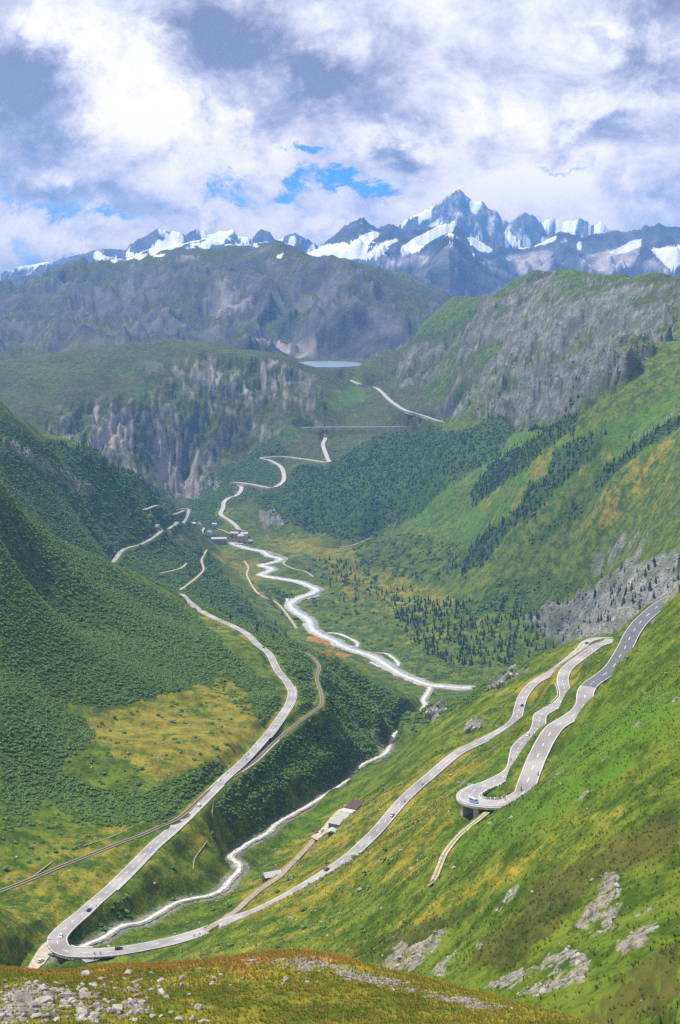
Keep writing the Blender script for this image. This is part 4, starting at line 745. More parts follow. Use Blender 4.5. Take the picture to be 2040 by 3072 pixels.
def shrub_mesh(seed,leaves=190,mat=None):
    r=np.random.default_rng(seed); v=[];f=[]
    lobes=[(0,0,.42,.46)]+[(r.uniform(-.5,.5),r.uniform(-.5,.5),r.uniform(.2,.62),r.uniform(.24,.38)) for _ in range(6)]
    for k in range(leaves):
        cx_,cy_,cz_,rr=lobes[r.integers(len(lobes))]; d=r.normal(size=3); d/=np.linalg.norm(d); d[2]=abs(d[2])*.9-.1; p=np.array([cx_,cy_,cz_])+d*rr*r.uniform(.8,1.08)
        nrm=d+np.array([0,0,.35])+r.normal(size=3)*.28; nrm/=np.linalg.norm(nrm); t=np.cross(nrm,r.normal(size=3)); t/=np.linalg.norm(t); b=np.cross(nrm,t); s=r.uniform(.09,.17); o=len(v)
        v+=[tuple(p-t*s-b*s*.6),tuple(p+t*s-b*s*.6),tuple(p+t*s*.7+b*s),tuple(p-t*s*.7+b*s)]; f.append((o,o+1,o+2,o+3))
    me=bpy.data.meshes.new('shrub_foliage'); me.from_pydata(v,[],f); me.materials.append(mat or M_SHRUB); me.update(); return me
def stem_mesh(seed):
    r=np.random.default_rng(seed); b=MB()
    for k in range(4):
        t=r.uniform(0,6.28); b.cyl((0,0,-.15),(math.cos(t)*.3,math.sin(t)*.3,.5),.035,.015,5)
    return b.mesh('stem',M_BARK)
def crown_mesh(seed,tiers=8):
    r=np.random.default_rng(seed); v=[];f=[]
    for k in range(tiers):
        z0=.10+.86*k/tiers; rad=(.235-.215*(k/tiers)**.9)*r.uniform(.82,1.15); n=11; o=len(v); top=z0+.21*(1-.35*k/tiers); v.append((r.uniform(-.012,.012),r.uniform(-.012,.012),top))
        ph=r.uniform(0,6.28)
        for j in range(n):
            a=ph+2*math.pi*j/n; q_=rad*(r.uniform(.75,1.2) if j%2 else r.uniform(.4,.65)); v.append((q_*math.cos(a),q_*math.sin(a),z0-.05*(j%2)+r.uniform(-.02,.02)))
        for j in range(n): f.append((o,o+1+j,o+1+(j+1)%n))
    me=bpy.data.meshes.new('crown'); me.from_pydata(v,[],f); me.materials.append(M_PINE); me.update(); return me
def trunk_mesh():
    b=MB(); b.cyl((0,0,-.05),(0,0,.85),.022,.004,6); return b.mesh('trunk',M_BARK)
def rock_mesh(seed,flat=.62,npts=16):
    r=np.random.default_rng(seed); bm=bmesh.new(); sh=r.uniform(.6,1.35,3); sh[2]*=flat
    for _ in range(npts):
        p=r.normal(size=3); p/=np.linalg.norm(p); p=np.sign(p)*np.abs(p)**.75*.5*sh*r.uniform(.82,1.1); bm.verts.new(p)
    h=bmesh.ops.convex_hull(bm,input=bm.verts); bmesh.ops.delete(bm,geom=[e for e in h['geom_interior'] if isinstance(e,bmesh.types.BMVert)],context='VERTS')
    me=bpy.data.meshes.new('rock'); bm.to_mesh(me); bm.free(); me.materials.append(M_ROCK); return me
SHRUBS=[shrub_mesh(s) for s in range(5)]; STEMS=[stem_mesh(1),stem_mesh(2)]; CROWNS=[crown_mesh(s) for s in range(5)]; TRUNK=trunk_mesh(); ROCKS=[rock_mesh(s,npts=14+s%8) for s in range(12)]
# ---- thickets of alder on the slopes
vis=mm.astype(float); thick=sm(.35,.75,scrub_d)
p1=sample(vis*thick*(Y<1400)*(Y>300),1/6.,80000); p2=sample(vis*thick*(Y>=1400)*(Y<2700),1/17.,70000); p3=sample(vis*thick*(Y>=2700)*(Y<5000),1/110.,40000)
p4=sample(vis*clear*sm(.1,.5,COV['scrub'])*(1-thick)*(Y<2600)*(Y>400),1/120.,9000)
P_=[]; S_=[]
for p,lo,hi in ((p1,1.3,2.7),(p2,2.0,4.0),(p3,3.4,6.2),(p4,1.0,2.4)):
    k=in_view(p,60); p=p[k]; P_.append(p); S_.append(rng.uniform(lo,hi,len(p))*rng.uniform(.75,1.1,len(p)))
P_=np.vstack(P_); S_=np.concatenate(S_); P_[:,2]-=S_*.12; dkm=(P_[:,1]>2900)&(P_[:,0]>-150)
PD_,SD_=P_[dkm],S_[dkm]; P_,S_=P_[~dkm],S_[~dkm]
scatter('mountain_pine_scrub',PD_,SD_,rng.uniform(0,6.28,len(PD_)),[shrub_mesh(s,150,M_DSHR) for s in (11,12,13)])
print('shrubs',len(P_),[len(x) for x in (p1,p2,p3,p4)])
scatter('shrub_thicket',P_,S_,rng.uniform(0,6.28,len(P_)),SHRUBS)
# ---- conifers
VALLEY_WOOD=[(1.,[(1180,1840),(1300,1800),(1500,1790),(1640,1850),(1665,1930),(1640,1975),(1560,1990),(1400,2005),(1290,1965),(1200,1900)]),(.4,[(960,1690),(1060,1680),(1120,1740),(1300,1790),(1180,1830),(1000,1800)]),(.5,[(1010,1690),(1060,1690),(1060,1720),(1010,1720)]),(.5,[(1600,1850),(1800,1740),(2040,1690),(2040,1770),(1880,1860),(1680,1960)]),(.6,[(660,1600),(705,1595),(705,1625),(665,1630)]),(.14,[(560,1600),(700,1760),(900,1950),(700,1880),(560,1760)]),(.3,[(760,1500),(900,1400),(1000,1390),(1390,1290),(1480,1240),(1500,1380),(1250,1530),(1000,1600),(800,1550)])]
MASKS['wood']=poly_mask(VALLEY_WOOD,1); KW=msample('wood',U,V)*mm; fz=np.maximum(KW*sm(-.15,.25,fbm(X/45,Y/45,4,301)+KW*.25)*clear,COV['forest']*clear*1.3)
pt=sample(fz*(Y>1700),1/105.,5200); pt=pt[in_view(pt)]; pt=pt[seen(pt)]; pt=pt[np.argsort(pt[:,1])]
print('conifers',len(pt))
ht=rng.uniform(8,16,len(pt))*np.where(rng.random(len(pt))<.15,.6,1)
for k in range(min(300,len(pt))):
    h=ht[k]; t=empty('conifer_tree',pt[k],rng.uniform(0,6.28),'dark green conifer standing in the open wood on the valley floor beside the pale river','tree','conifers of the valley wood'); t.scale=(h*rng.uniform(.9,1.2),)*2+(h,)
    place('trunk',TRUNK,t); place('crown',CROWNS[k%5],t)
if len(pt)>300: scatter('conifer_forest',pt[300:],ht[300:],rng.uniform(0,6.28,len(pt)-300),CROWNS)
# ---- single bushes in the meadows, 300 nearest
sp=vis*clear*(1-thick)*np.clip(.25*msample('dry',U,V)*(X<40)+.9*(COV['scrub']>.08)*(COV['scrub']<.75)+.02,0,1)*(Y>420)*(Y<1500)
pb=sample(sp,1/170.,2600); pb=pb[in_view(pb,-10)]; pb=pb[seen(pb)]; pb=pb[np.argsort(pb[:,1])]; print('bushes',len(pb))
for k in range(min(280,len(pb))):
    s=rng.uniform(1.2,2.9); t=empty('alder_bush',pb[k]-np.array([0,0,.1]),rng.uniform(0,6.28),'low dark green bush growing by itself in the grass near the road bends','bush','single bushes in the meadows'); t.scale=(s*1.15,s*1.15,s)
    place('foliage',SHRUBS[k%5],t); place('stem',STEMS[k%2],t)
if len(pb)>280: scatter('meadow_bushes',pb[280:],rng.uniform(1.,2.6,len(pb)-280),rng.uniform(0,6.28,len(pb)-280),SHRUBS)
# ---- stones: scree, boulder field, scattered blocks
ps1=sample(scree*(Y<700)*mm*sm(-.1,.3,fbm(X/5,Y/5,3,314)),1/3.,12000); ps2=sample(scree*fore,1/.22,24000); ps3=sample(mm*sm(.3,.7,rk)*(Y<3200)*(Y>1700),1/42.,20000); ps4=sample(mm*(1-thick)*clear*(Y<1500)*(.25+COV['dry'])*sm(.05,.35,fbm(X/30,Y/30,4,311)),1/38.,14000); ps5=sample(mm*sm(.3,.7,rk)*(Y>=3200)*(Y<5200)*(X>0),1/520.,6000); ps6=sample(((STRD<8)&mm)*sm(9,3,STRD),1/7.,4000); ps7=sample(fore*1.*(1-scree)*sm(.1,.3,fbm(X/8,Y/8,3,313)),1/6.,3500)
P_=[];S_=[]
for p,lo,hi in ((ps1,.4,2.4),(ps2,.15,.55),(ps3,2.,5.5),(ps4,.4,1.25),(ps5,2.5,7),(ps6,.6,1.7),(ps7,.15,.5)):
    p=p[in_view(p)]; P_.append(p); S_.append(lo+(hi-lo)*rng.random(len(p))**2.4)
P_=np.vstack(P_);S_=np.concatenate(S_); print('stones',len(P_))
scatter('scree_stones',P_,S_,rng.uniform(0,6.28,len(P_)),ROCKS,tilt=rng.uniform(-.6,.6,(len(P_),2)))
def block(name,p,s,label,cat,group=None,rz=None,tilt=.3,me=None,sc=None):
    o=place(name,me or ROCKS[rng.integers(12)],None,(p[0],p[1],p[2]+s*.08),rng.uniform(0,6.28) if rz is None else rz,sc or (s,s*rng.uniform(.7,1.1),s*rng.uniform(.8,1.2))); o.rotation_euler[0]=rng.uniform(-tilt,tilt); o.rotation_euler[1]=rng.uniform(-tilt,tilt); return prop(o,label,cat,group)
BIG=[(70,3005,95,'big pale tilted block at the left rim of the rock heap'),(100,3020,70,'tall narrow grey block standing beside the square dark one'),(130,3008,80,'square dark grey block with a flat top in the rock heap'),(196,2990,85,'long leaning slab pointing up to the right in the rock heap'),(205,3022,60,'wedge shaped slab below the long leaning one'),(262,2992,55,'upright split boulder among rusty grass right of the slabs'),(286,3008,60,'long ridge of grey rock running down to the right'),(160,3052,70,'whitish boulder at the lower edge of the rock heap'),(240,3062,60,'pale blocky stone at the bottom edge of the picture'),(480,2942,60,'dark grey boulder on the rim alone in the rusty grass'),(330,3035,75,'white broken boulder right of the rock heap'),(405,2950,40,'small pale boulder under the rusty grass rim'),(310,2960,36,'squat boulder sunk in green grass near the rim'),(30,3040,70,'mossy grey boulder at the lower left corner'),(20,2965,40,'rounded stone at the left edge above the rock heap')]
for u,v,wpx,lb_ in BIG:
    p=CAST(u,v); s=wpx/FPX*p[1]*.85; block('boulder',p-np.array([0,0,s*.12]),s,lb_,'boulder',tilt=.55,sc=(s*rng.uniform(.6,.9),s*rng.uniform(.6,.9),s*rng.uniform(.75,1.15)))
c_=0
for (u0,u1,v0,v1,n_) in ((0,300,2945,3072,150),(230,460,2920,3072,80),(380,640,2905,3072,40),(640,1000,2875,2960,25)):
    for _ in range(n_):
        p=CAST(rng.uniform(u0,u1),rng.uniform(v0,v1)); s=rng.uniform(.28,.75)+1.1*rng.random()**4
        block('loose_rock',p,s,'angular pale grey rock lying in the rock heap on the near grassy crest','rock','rocks of the near heap')
pm=sample(mm*(1-thick)*clear*(Y<1050)*(Y>420)*(.3+COV['dry']),1/520.,260); pm=pm[in_view(pm,-20)]; pm=pm[seen(pm)]
for p in pm: block('meadow_boulder',p,rng.uniform(1.1,2.6),'pale grey boulder lying loose in the green slope below the near crest','boulder','boulders strewn over the meadows')
for u,v,wpx,hpx,lb_ in ((1422,2186,60,44,'dark upright crag in the grass left of the lower road'),(1300,2140,50,46,'steep grey crag overgrown with bushes above the gorge'),(1335,2135,40,30,'low ribbed crag beside the overgrown one above the gorge'),(1545,2030,56,50,'smooth round topped slab on the brow above the river'),(1510,2052,50,34,'broken pale slab lower on the brow above the river'),(1480,2062,44,26,'lowest flat slab on the brow above the river')):
    p=CAST(u,v); w_=wpx/FPX*p[1]; h_=hpx/FPX*p[1]
    t=empty('rock_outcrop',p,0,lb_,'crag')
    for k in range(7):
        o=place('crag_face',ROCKS[rng.integers(12)],t,((k/6-.5)*w_*.8,rng.uniform(-1,1)*w_*.15,-h_*.1),rng.uniform(0,6.28),(w_*.34,w_*.34,h_*rng.uniform(.8,1.5)))
# ---- grass of the near crest
gv=[]
def tuft(seed,mat):
    r=np.random.default_rng(seed); v=[];f=[]
    for k in range(14):
        a=r.uniform(0,6.28); d=r.uniform(.0,.22); b=np.array([math.cos(a)*d,math.sin(a)*d,0]); l=r.uniform(.5,1.); le=r.uniform(.15,.5); t=np.array([-math.sin(a),math.cos(a),0])*.045; o=len(v); tip=b+np.array([math.cos(a)*le,math.sin(a)*le,l]); v+=[tuple(b-t),tuple(b+t),tuple(tip)]; f.append((o,o+1,o+2))
    me=bpy.data.meshes.new('tuft'); me.from_pydata(v,[],f); me.materials.append(mat); return me
M_RUSTG=leaf_material('rusty grass',(.22,.135,.03),(.44,.27,.065)); M_GRN=leaf_material('meadow grass',(.12,.16,.016),(.28,.29,.035)); M_DRYG=leaf_material('straw grass',(.26,.21,.03),(.46,.36,.07))
for nm,wt,mt,cap in (('rust_grass',fore*COV['rust'],M_RUSTG,26000),('crest_grass',fore*(1-COV['rust'])*(1-scree),M_GRN,15000),('straw_grass',fore*COV['dry']*(1-scree),M_DRYG,16000)):
    p=sample(wt*(Y>120)*(Y<260),4.,cap); p=p[in_view(p)]; scatter(nm,p,rng.uniform(.25,.6,len(p)),rng.uniform(0,6.28,len(p)),[tuft(k,mt) for k in (1,2,3)])
pr=sample(mm*(1-scree)*(Y<560)*(Y>200)*(X>-60)*(.3+.7*COV['heath']),.25,26000); pr=pr[in_view(pr)]; scatter('heath_tufts',pr,rng.uniform(.35,.95,len(pr)),rng.uniform(0,6.28,len(pr)),[tuft(k,leaf_material('heath leaves',(.032,.045,.008),(.11,.115,.018))) for k in (4,5)])

pr=sample(mm*(1-scree)*(1-thick)*clear*(Y<1050)*(Y>240)*(X>-170),.16,70000); pr=pr[in_view(pr)]
hs=rng.random(len(pr))<.5
scatter('slope_herbs',pr[hs],rng.uniform(.45,1.25,hs.sum()),rng.uniform(0,6.28,hs.sum()),[tuft(k,leaf_material('dark herbs',(.030,.062,.010),(.085,.130,.020))) for k in (6,7)])
scatter('slope_straw',pr[~hs],rng.uniform(.4,.95,(~hs).sum()),rng.uniform(0,6.28,(~hs).sum()),[tuft(k,leaf_material('pale herbs',(.12,.14,.018),(.27,.25,.04))) for k in (8,9)])
# ======================================================================= walls, bridge, guard stones
def on(W,u,v,off=0.):
    pu,pv=proj(W[:,0],W[:,1],W[:,2]); k=int(np.argmin((pu-u)**2+(pv-v)**2*1.5)); k=min(max(k,1),len(W)-2); d=W[k+1]-W[k-1]; n=side(W)[k]
    return np.array([W[k,0]+n[0]*off,W[k,1]+n[1]*off,W[k,2]+.13]),math.atan2(d[1],d[0]),k
def seg(W,u0,v0,u1,v1):
    a_=on(W,u0,v0)[2]; b_=on(W,u1,v1)[2]; return W[min(a_,b_):max(a_,b_)+1]
def wall_run(name,W,o0,o1,top,h,mat,label,cat='wall',coping=True):
    """a wall that follows a line between two sideways offsets"""
    n=side(W); L=W[:,:2]+n*o0; R=W[:,:2]+n*o1; zt=W[:,2]+top; zb=zt-h; m=len(W)
    V_=np.stack([np.column_stack([L,zb]),np.column_stack([L,zt]),np.column_stack([R,zt]),np.column_stack([R,zb])],1).reshape(-1,3); f=[]
    for j in range(4):
        b=np.arange(m-1)*4; f.append(np.stack([b+j,b+4+j,b+4+(j+1)%4,b+(j+1)%4],1))
    f.append(np.array([[0,1,2,3],[4*m-1,4*m-2,4*m-3,4*m-4]])); o=np_mesh(name,V_,np.concatenate(f),mat,False); prop(o,label,cat)
    if coping:
        a_,b_=min(o0,o1)-.15,max(o0,o1)+.15; cp=np_mesh('coping',*strip(W,a_,b_,top+.18,.18),M_CONC,False); cp.parent=o
    return o
def stone_material():
    m,n,b=material('rubble masonry',.95); g=n.new('ShaderNodeNewGeometry'); P=n.vm('MULTIPLY',g.outputs['Position'],(1,1,1.6)); vo=n.new('ShaderNodeTexVoronoi'); vo.inputs['Scale'].default_value=1.3; n.l.new(P,vo.inputs['Vector']); sp_=n.new('ShaderNodeSeparateColor'); n.l.new(vo.outputs['Color'],sp_.inputs[0])
    c=n.mix(sp_.outputs[0],(.075,.072,.066),(.25,.235,.21)); c=n.mix(n.ss(vo.outputs['Distance'],.25,.55),c,(.04,.04,.035)); n.put(b.inputs['Base Color'],c); return m
M_MASON=stone_material()
side_v=side(W_VAL); 
w1=seg(W_VAL,330,2668,655,2355); wall_run('retaining_wall',w1,4.6,5.3,.05,5.2,M_MASON,'long dark stone wall carrying the straight valley road above the stream meadow')
w2=seg(W_VAL,796,2212,870,2060); wall_run('retaining_wall',w2,4.7,5.4,.05,4.6,M_MASON,'dark stone wall under the outside of the bend of the valley road above the railway')
w3=seg(W_RAIL,720,2315,830,2222); wall_run('retaining_wall',w3,2.1,2.7,.1,3.2,M_MASON,'low stone wall below the railway next to the dark bushes')
w4=W_MID[on(W_MID,1694,2092)[2]-14:on(W_MID,1694,2092)[2]+10]; wall_run('retaining_wall',w4,5.,5.5,.1,2.2,M_MASON,'short stone wall at the inside of the middle road bend below the upper road')
# --- bridge of the hairpin
Wd=W_MID[B0-3:B1+4]; bt=empty('hairpin_bridge',tuple(W_MID[(B0+B1)//2]),0,'concrete bridge carrying the sharp hairpin on dark pillars over the slope','bridge'); org=W_MID[(B0+B1)//2].copy()
def child_np(name,vf,mat,parent,o_):
    v,f=vf; ob=np_mesh(name,v-o_,f,mat,False); ob.parent=parent; return ob
child_np('deck',strip(Wd,-6.,6.2,-.12,1.1),M_CONC,bt,org)
for sgn in (1,):
    n_=side(Wd); 
    child_np('parapet',join([strip(Wd,-6.05,-5.75,.95,1.0),strip(Wd,-6.05,-5.75,.95,0)]),M_CONC,bt,org); 
dk_=MB(); 
for k,(fx,fw) in enumerate(((.42,1.5),(.60,1.5),(.78,1.5))):
    i_=int(B0+(B1-B0)*fx); p=W_MID[i_]; n_=side(W_MID)[i_]; d_=W_MID[min(i_+1,len(W_MID)-1)]-W_MID[i_-1]; rz=math.atan2(d_[1],d_[0])
    b_=MB(); b_.box(-fw,fw,-4.6,4.6,-9.5-2*k%3,-1.15); o=b_.obj('pillar',M_CONC,bt,loc=tuple(p-org)); o.rotation_euler[2]=rz
    b2=MB(); b2.box(-fw-.35,fw+.35,-5.3,5.3,-1.75,-1.14); o=b2.obj('pier_cap',M_CONC,bt,loc=tuple(p-org)); o.rotation_euler[2]=rz
# --- guard stones along the outer edges
gs=MB(); gs.box(-.28,.28,-.28,.28,-.3,.75); gs.add([(-.28,-.28,.75),(.28,-.28,.75),(.28,.28,.75),(-.28,.28,.75),(0,0,.95)],[(0,1,4),(1,2,4),(2,3,4),(3,0,4)]); GS=gs.mesh('guard_stone',M_WHITE)
def guards(W,off,step,label,group):
    L=np.concatenate([[0],np.cumsum(np.linalg.norm(np.diff(W[:,:2],axis=0),axis=1))]); n_=side(W)
    for s0 in np.arange(1,L[-1],step):
        k=min(int(np.searchsorted(L,s0)),len(W)-1); p=W[k,:2]+n_[k]*off; o=place('guard_stone',GS,None,(p[0],p[1],W[k,2]+.1)); prop(o,label,'guard stone',group)
guards(seg(W_LOW,171,2820,380,2850),5.3,4.5,'small white guard stone on the outer edge of the bottom hairpin','guard stones of the bottom hairpin')
guards(W_MID[B0-30:B1+2],-5.9,4.5,'small white guard stone on the outer edge of the bridge hairpin','guard stones of the bridge hairpin')
# --- white parapet and stone arch where the stream passes under the bottom hairpin
sx=seg(W_LOW,195,2855,262,2858); wall_run('bridge_parapet',sx,-5.6,-5.1,.8,1.3,simple('white render',(.72,.68,.64),.8,.08,.6),'white walled parapet at the inside of the bottom hairpin above the stream','parapet',False)
pc,rz,_=on(W_LOW,200,2858,6.0); ab=empty('stone_bridge',tuple(pc),rz,'small dark stone arch bridge under the bottom hairpin','bridge')
m_=MB(); m_.box(-8,-2.6,-1.,.6,-6.5,-.1); m_.box(2.6,8,-1.,.6,-6.5,-.1); m_.box(-2.6,2.6,-1.,.6,-1.4,-.1); m_.obj('face_wall',M_MASON,ab)
m_=MB()
for k in range(9):
    a0=math.pi*k/9; a1=math.pi*(k+1)/9; q0=[(-2.6*math.cos(t),-2.9+1.6*math.sin(t)) for t in (a0,a1)]
    m_.add([(q0[0][0],-1.15,q0[0][1]),(q0[1][0],-1.15,q0[1][1]),(q0[1][0]*1.18,-1.15,q0[1][1]+.35),(q0[0][0]*1.18,-1.15,q0[0][1]+.35)],[(0,1,2,3)])
m_.obj('arch_ring',M_CONC,ab)
def fpt(u,v,z):
    a_,T_=ray(u,v); y_=z/float(T_); return np.array([float(a_)*y_,y_,z])
LAYBY=[fpt(u,v,-330.6) for u,v in ((148,2822),(168,2846),(150,2868),(132,2892),(112,2908),(76,2914),(95,2882),(115,2848),(132,2830))]
def patch(name,pts,mat,dz=.25,label=None):
    P_=np.array(pts); flat=dz is None; P_[:,2]=P_[:,2]+.2 if flat else ground(P_[:,0],P_[:,1])+dz; c0=P_.mean(0); v=[tuple(c0)]; rings=4; f=[]; n=len(P_)
    for r in range(1,rings+1):
        for p in P_:
            q_=c0+(p-c0)*r/rings; v.append((q_[0],q_[1],q_[2] if flat else float(ground(q_[0],q_[1])[0])+dz))
    for k in range(n): f.append((0,1+k,1+(k+1)%n))
    for r in range(1,rings):
        for k in range(n): f.append((1+(r-1)*n+k,1+r*n+k,1+r*n+(k+1)%n,1+(r-1)*n+(k+1)%n))
    b_=MB(); b_.add(v,f); o=b_.obj(name,mat); o['kind']='structure'; return o
patch('gravel_layby',LAYBY,M_DIRT,None)
patch('asphalt_layby',[fpt(*p,-330.3) for p in ((248,2870),(300,2868),(365,2861),(330,2872),(290,2882),(258,2889),(244,2880))],M_ASPH,None)
stream('stream_bank',W_ST2,np.full(len(W_ST2),2.6),M_BANK,-1.1,21); stream('mountain_stream',W_ST2,np.full(len(W_ST2),1.4),M_STRM,-.9,22)
# ======================================================================= people (one grown body each pose)
def skin_person(name,J,E,R,cols):
    me=bpy.data.meshes.new(name); me.from_pydata(J,E,[]); o=bpy.data.objects.new(name,me); COL.objects.link(o)
    m=o.modifiers.new('s','SKIN'); m.use_smooth_shade=True
    for k,r in enumerate(R): me.skin_vertices[0].data[k].radius=(r,r)
    me.skin_vertices[0].data[0].use_root=True
    s=o.modifiers.new('u','SUBSURF'); s.levels=1; s.render_levels=1
    dg=bpy.context.evaluated_depsgraph_get(); res=bpy.data.meshes.new_from_object(o.evaluated_get(dg)); bpy.data.objects.remove(o); res.name=name
    return res
def dress(me,bands):
    """bands: list of (test(co)->bool, material); first hit wins"""
    me=me.copy(); me.materials.clear()
    for _,m in bands: me.materials.append(m)
    for p in me.polygons:
        for k,(t,_) in enumerate(bands):
            if t(p.center): p.material_index=k; break
    return me
M_SKIN=simple('skin',(.48,.30,.22),.6,.05,3); M_BLACK=simple('black cloth',(.018,.018,.02),.7,.2,3); M_REDC=simple('red jersey',(.50,.03,.03),.7,.1,3); M_BLUEC=simple('blue jersey',(.06,.12,.40),.7,.1,3); M_GREYC=simple('grey jacket',(.20,.21,.22),.7,.1,3); M_HELM=simple('white helmet',(.75,.75,.75),.3,.05,3,.5)
RJ=[(0,0,.92),(.10,0,1.15),(.22,0,1.38),(.28,0,1.50),(.33,0,1.64),(.30,.18,1.36),(.45,.22,1.16),(.62,.20,1.06),(.30,-.18,1.36),(.45,-.22,1.16),(.62,-.20,1.06),(.05,.11,.90),(.33,.14,.72),(.20,.13,.36),(.32,.13,.31),(.05,-.11,.90),(.28,-.14,.58),(.12,-.13,.22),(.24,-.13,.17)]
RE=[(0,1),(1,2),(2,3),(3,4),(2,5),(5,6),(6,7),(2,8),(8,9),(9,10),(0,11),(11,12),(12,13),(13,14),(0,15),(15,16),(16,17),(17,18)]
RR=[.15,.15,.17,.06,.115,.075,.055,.045,.075,.055,.045,.10,.08,.05,.05,.10,.08,.05,.05]
RIDER=skin_person('person',RJ,RE,RR,None)
SJ=[(0,0,.95),(.01,0,1.15),(0,0,1.38),(.01,0,1.52),(.03,0,1.67),(0,.20,1.38),(.03,.26,1.12),(.10,.26,.88),(0,-.20,1.38),(-.02,-.26,1.12),(.05,-.27,.88),(0,.10,.90),(.06,.11,.50),(.02,.11,.07),(.16,.12,.04),(0,-.10,.90),(-.05,-.11,.50),(-.08,-.11,.07),(.06,-.12,.04)]
STAND=skin_person('person',SJ,RE,RR,None)
def rider(top,legs,head=M_HELM): return dress(RIDER,[(lambda c:c[2]>1.56,head),(lambda c:c[2]<.85 and c[2]>.34 and False,legs),(lambda c:c[2]>.98 or c[0]>.40,top),(lambda c:True,legs)])
def standing(top,legs): return dress(STAND,[(lambda c:c[2]>1.55,M_SKIN),(lambda c:c[2]>.98,top),(lambda c:True,legs)])
# ======================================================================= vehicles
M_TYRE=simple('tyre rubber',(.02,.02,.02),.8,.2,4); M_GLASS=simple('car glass',(.025,.03,.035),.08,.2,1,.5); M_LAMP=simple('lamp glass',(.75,.75,.72),.15,.05,2,.5); M_TAIL=simple('tail lamp',(.5,.02,.02),.2,.05,2,.5)
PAINT=dict(white=simple('white paint',(.78,.78,.78),.25,.03,.5,.5),navy=simple('navy paint',(.012,.016,.045),.25,.1,.5,.5),black=simple('black paint',(.012,.012,.014),.25,.1,.5,.5),silver=simple('silver paint',(.42,.44,.46),.3,.05,.5,.5),red=simple('red paint',(.30,.015,.02),.3,.08,.5,.5),blue=simple('pale blue paint',(.20,.36,.55),.3,.05,.5,.5),grey=simple('grey paint',(.10,.10,.11),.3,.05,.5,.5))
def loft(secs):
    """secs: (x, half width low, half width high, z low, z high)"""
    v=[];f=[]
    for (x,wl,wh,zl,zh) in secs: v+=[(x,-wl,zl),(x,wl,zl),(x,wh,zh),(x,-wh,zh)]
    for k in range(len(secs)-1):
        for j in range(4): f.append((k*4+j,k*4+(j+1)%4,k*4+4+(j+1)%4,k*4+4+j))
    f+= [(0,3,2,1),tuple(len(v)-4+i for i in range(4))]; return MB().add(v,f)
def car_meshes(kind):
    if kind=='van':
        body=loft([(-2.45,.86,.90,.35,1.0),(-2.40,.92,.80,.33,1.98),(1.25,.93,.80,.33,2.0),(1.75,.93,.86,.33,1.25),(2.35,.90,.84,.35,1.05),(2.5,.80,.78,.42,.85)]); glass=loft([(1.22,.82,.74,1.28,1.92),(1.82,.86,.80,1.2,1.34)]); sg=[(-2.2,1.1,1.25,1.78,.885)]; wl=1.55; W_=.92
    else:
        body=loft([(-2.1,.76,.80,.40,.80),(-2.02,.86,.82,.28,.98),(-1.2,.88,.85,.26,1.0),(.75,.88,.85,.26,.98),(1.85,.86,.80,.28,.78),(2.1,.74,.72,.38,.62)]); 
        if kind=='convertible': glass=loft([(.45,.76,.62,.95,1.38),(.80,.80,.74,.94,1.0)])
        else: glass=loft([(-1.75,.80,.62,.97,1.05),(-1.25,.80,.64,.96,1.40),(.25,.80,.66,.96,1.43),(.95,.80,.70,.94,1.0)])
        sg=None; wl=1.28; W_=.80
    roof=None
    if kind=='car': roof=loft([(-1.28,.60,.58,1.38,1.45),(-.5,.64,.60,1.40,1.50),(.28,.64,.60,1.41,1.47)])
    if kind=='van': roof=MB().box(-2.3,1.0,-.60,.60,2.003,2.08)
    if kind=='convertible': roof=loft([(-1.1,.70,.62,.95,1.1),(-.2,.70,.62,.95,1.1)])
    return body,glass,roof,sg,wl,W_
wm=MB(); wm.cyl((0,-.11,0),(0,.11,0),.32,n=14); WHEEL=wm.mesh('tyre',M_TYRE); rm=MB(); rm.cyl((0,-.125,0),(0,.125,0),.19,n=10); RIM=rm.mesh('rim',PAINT['silver'])
BUILT={}
def vehicle(name,kind,paint,p,rz,label,cat='car',group=None):
    key=(kind,paint)
    if key not in BUILT:
        body,glass,roof,sg,wl,W_=car_meshes(kind); BUILT[key]=(body.mesh('body',PAINT[paint]),glass.mesh('windscreen' if kind!='car' else 'window_band',M_GLASS),roof.mesh('roof',M_BLACK if kind=='convertible' else PAINT['white' if kind=='van' else paint]),sg,wl,W_)
    body,glass,roof,sg,wl,W_=BUILT[key]; t=empty(name,tuple(p),rz,label,cat,group)
    place('body',body,t); place('windscreen' if kind!='car' else 'window_band',glass,t); place('roof' if kind!='convertible' else 'folded_hood',roof,t)
    if sg:
        for s_ in (-1,1):
            b_=MB(); x0,x1,z0,z1,y=sg[0]; b_.add([(x0,s_*(y+.012),z0),(x1,s_*(y+.012),z0),(x1-.15,s_*(y-.07),z1),(x0+.1,s_*(y-.07),z1)],[(0,1,2,3) if s_<0 else (3,2,1,0)]); b_.obj('side_window',M_GLASS,t)
    for sx_ in (-wl,wl):
        for sy in (-1,1):
            w_=place('wheel',WHEEL,t,(sx_,sy*W_,.32)); place('rim',RIM,w_)
    for sy in (-1,1):
        b_=MB().box(2.0 if kind!='van' else 2.36,2.13 if kind!='van' else 2.50,sy*.62-.14,sy*.62+.14,.60,.74); b_.obj('headlight',M_LAMP,t)
        b_=MB().box(-2.13 if kind!='van' else -2.48,-2.0 if kind!='van' else -2.3,sy*.66-.12,sy*.66+.12,.66,.82); b_.obj('tail_light',M_TAIL,t)
    return t
PI=math.pi
def drive(W,u,v,off,back,*args,**kw):
    p,rz,_=on(W,u,v,off); return vehicle(*args[:3],p,rz+(PI if back else 0),*args[3:],**kw)
drive(W_VAL,166,2824,1.6,1,'parked_car','car','white','small white car rounding the bottom hairpin')
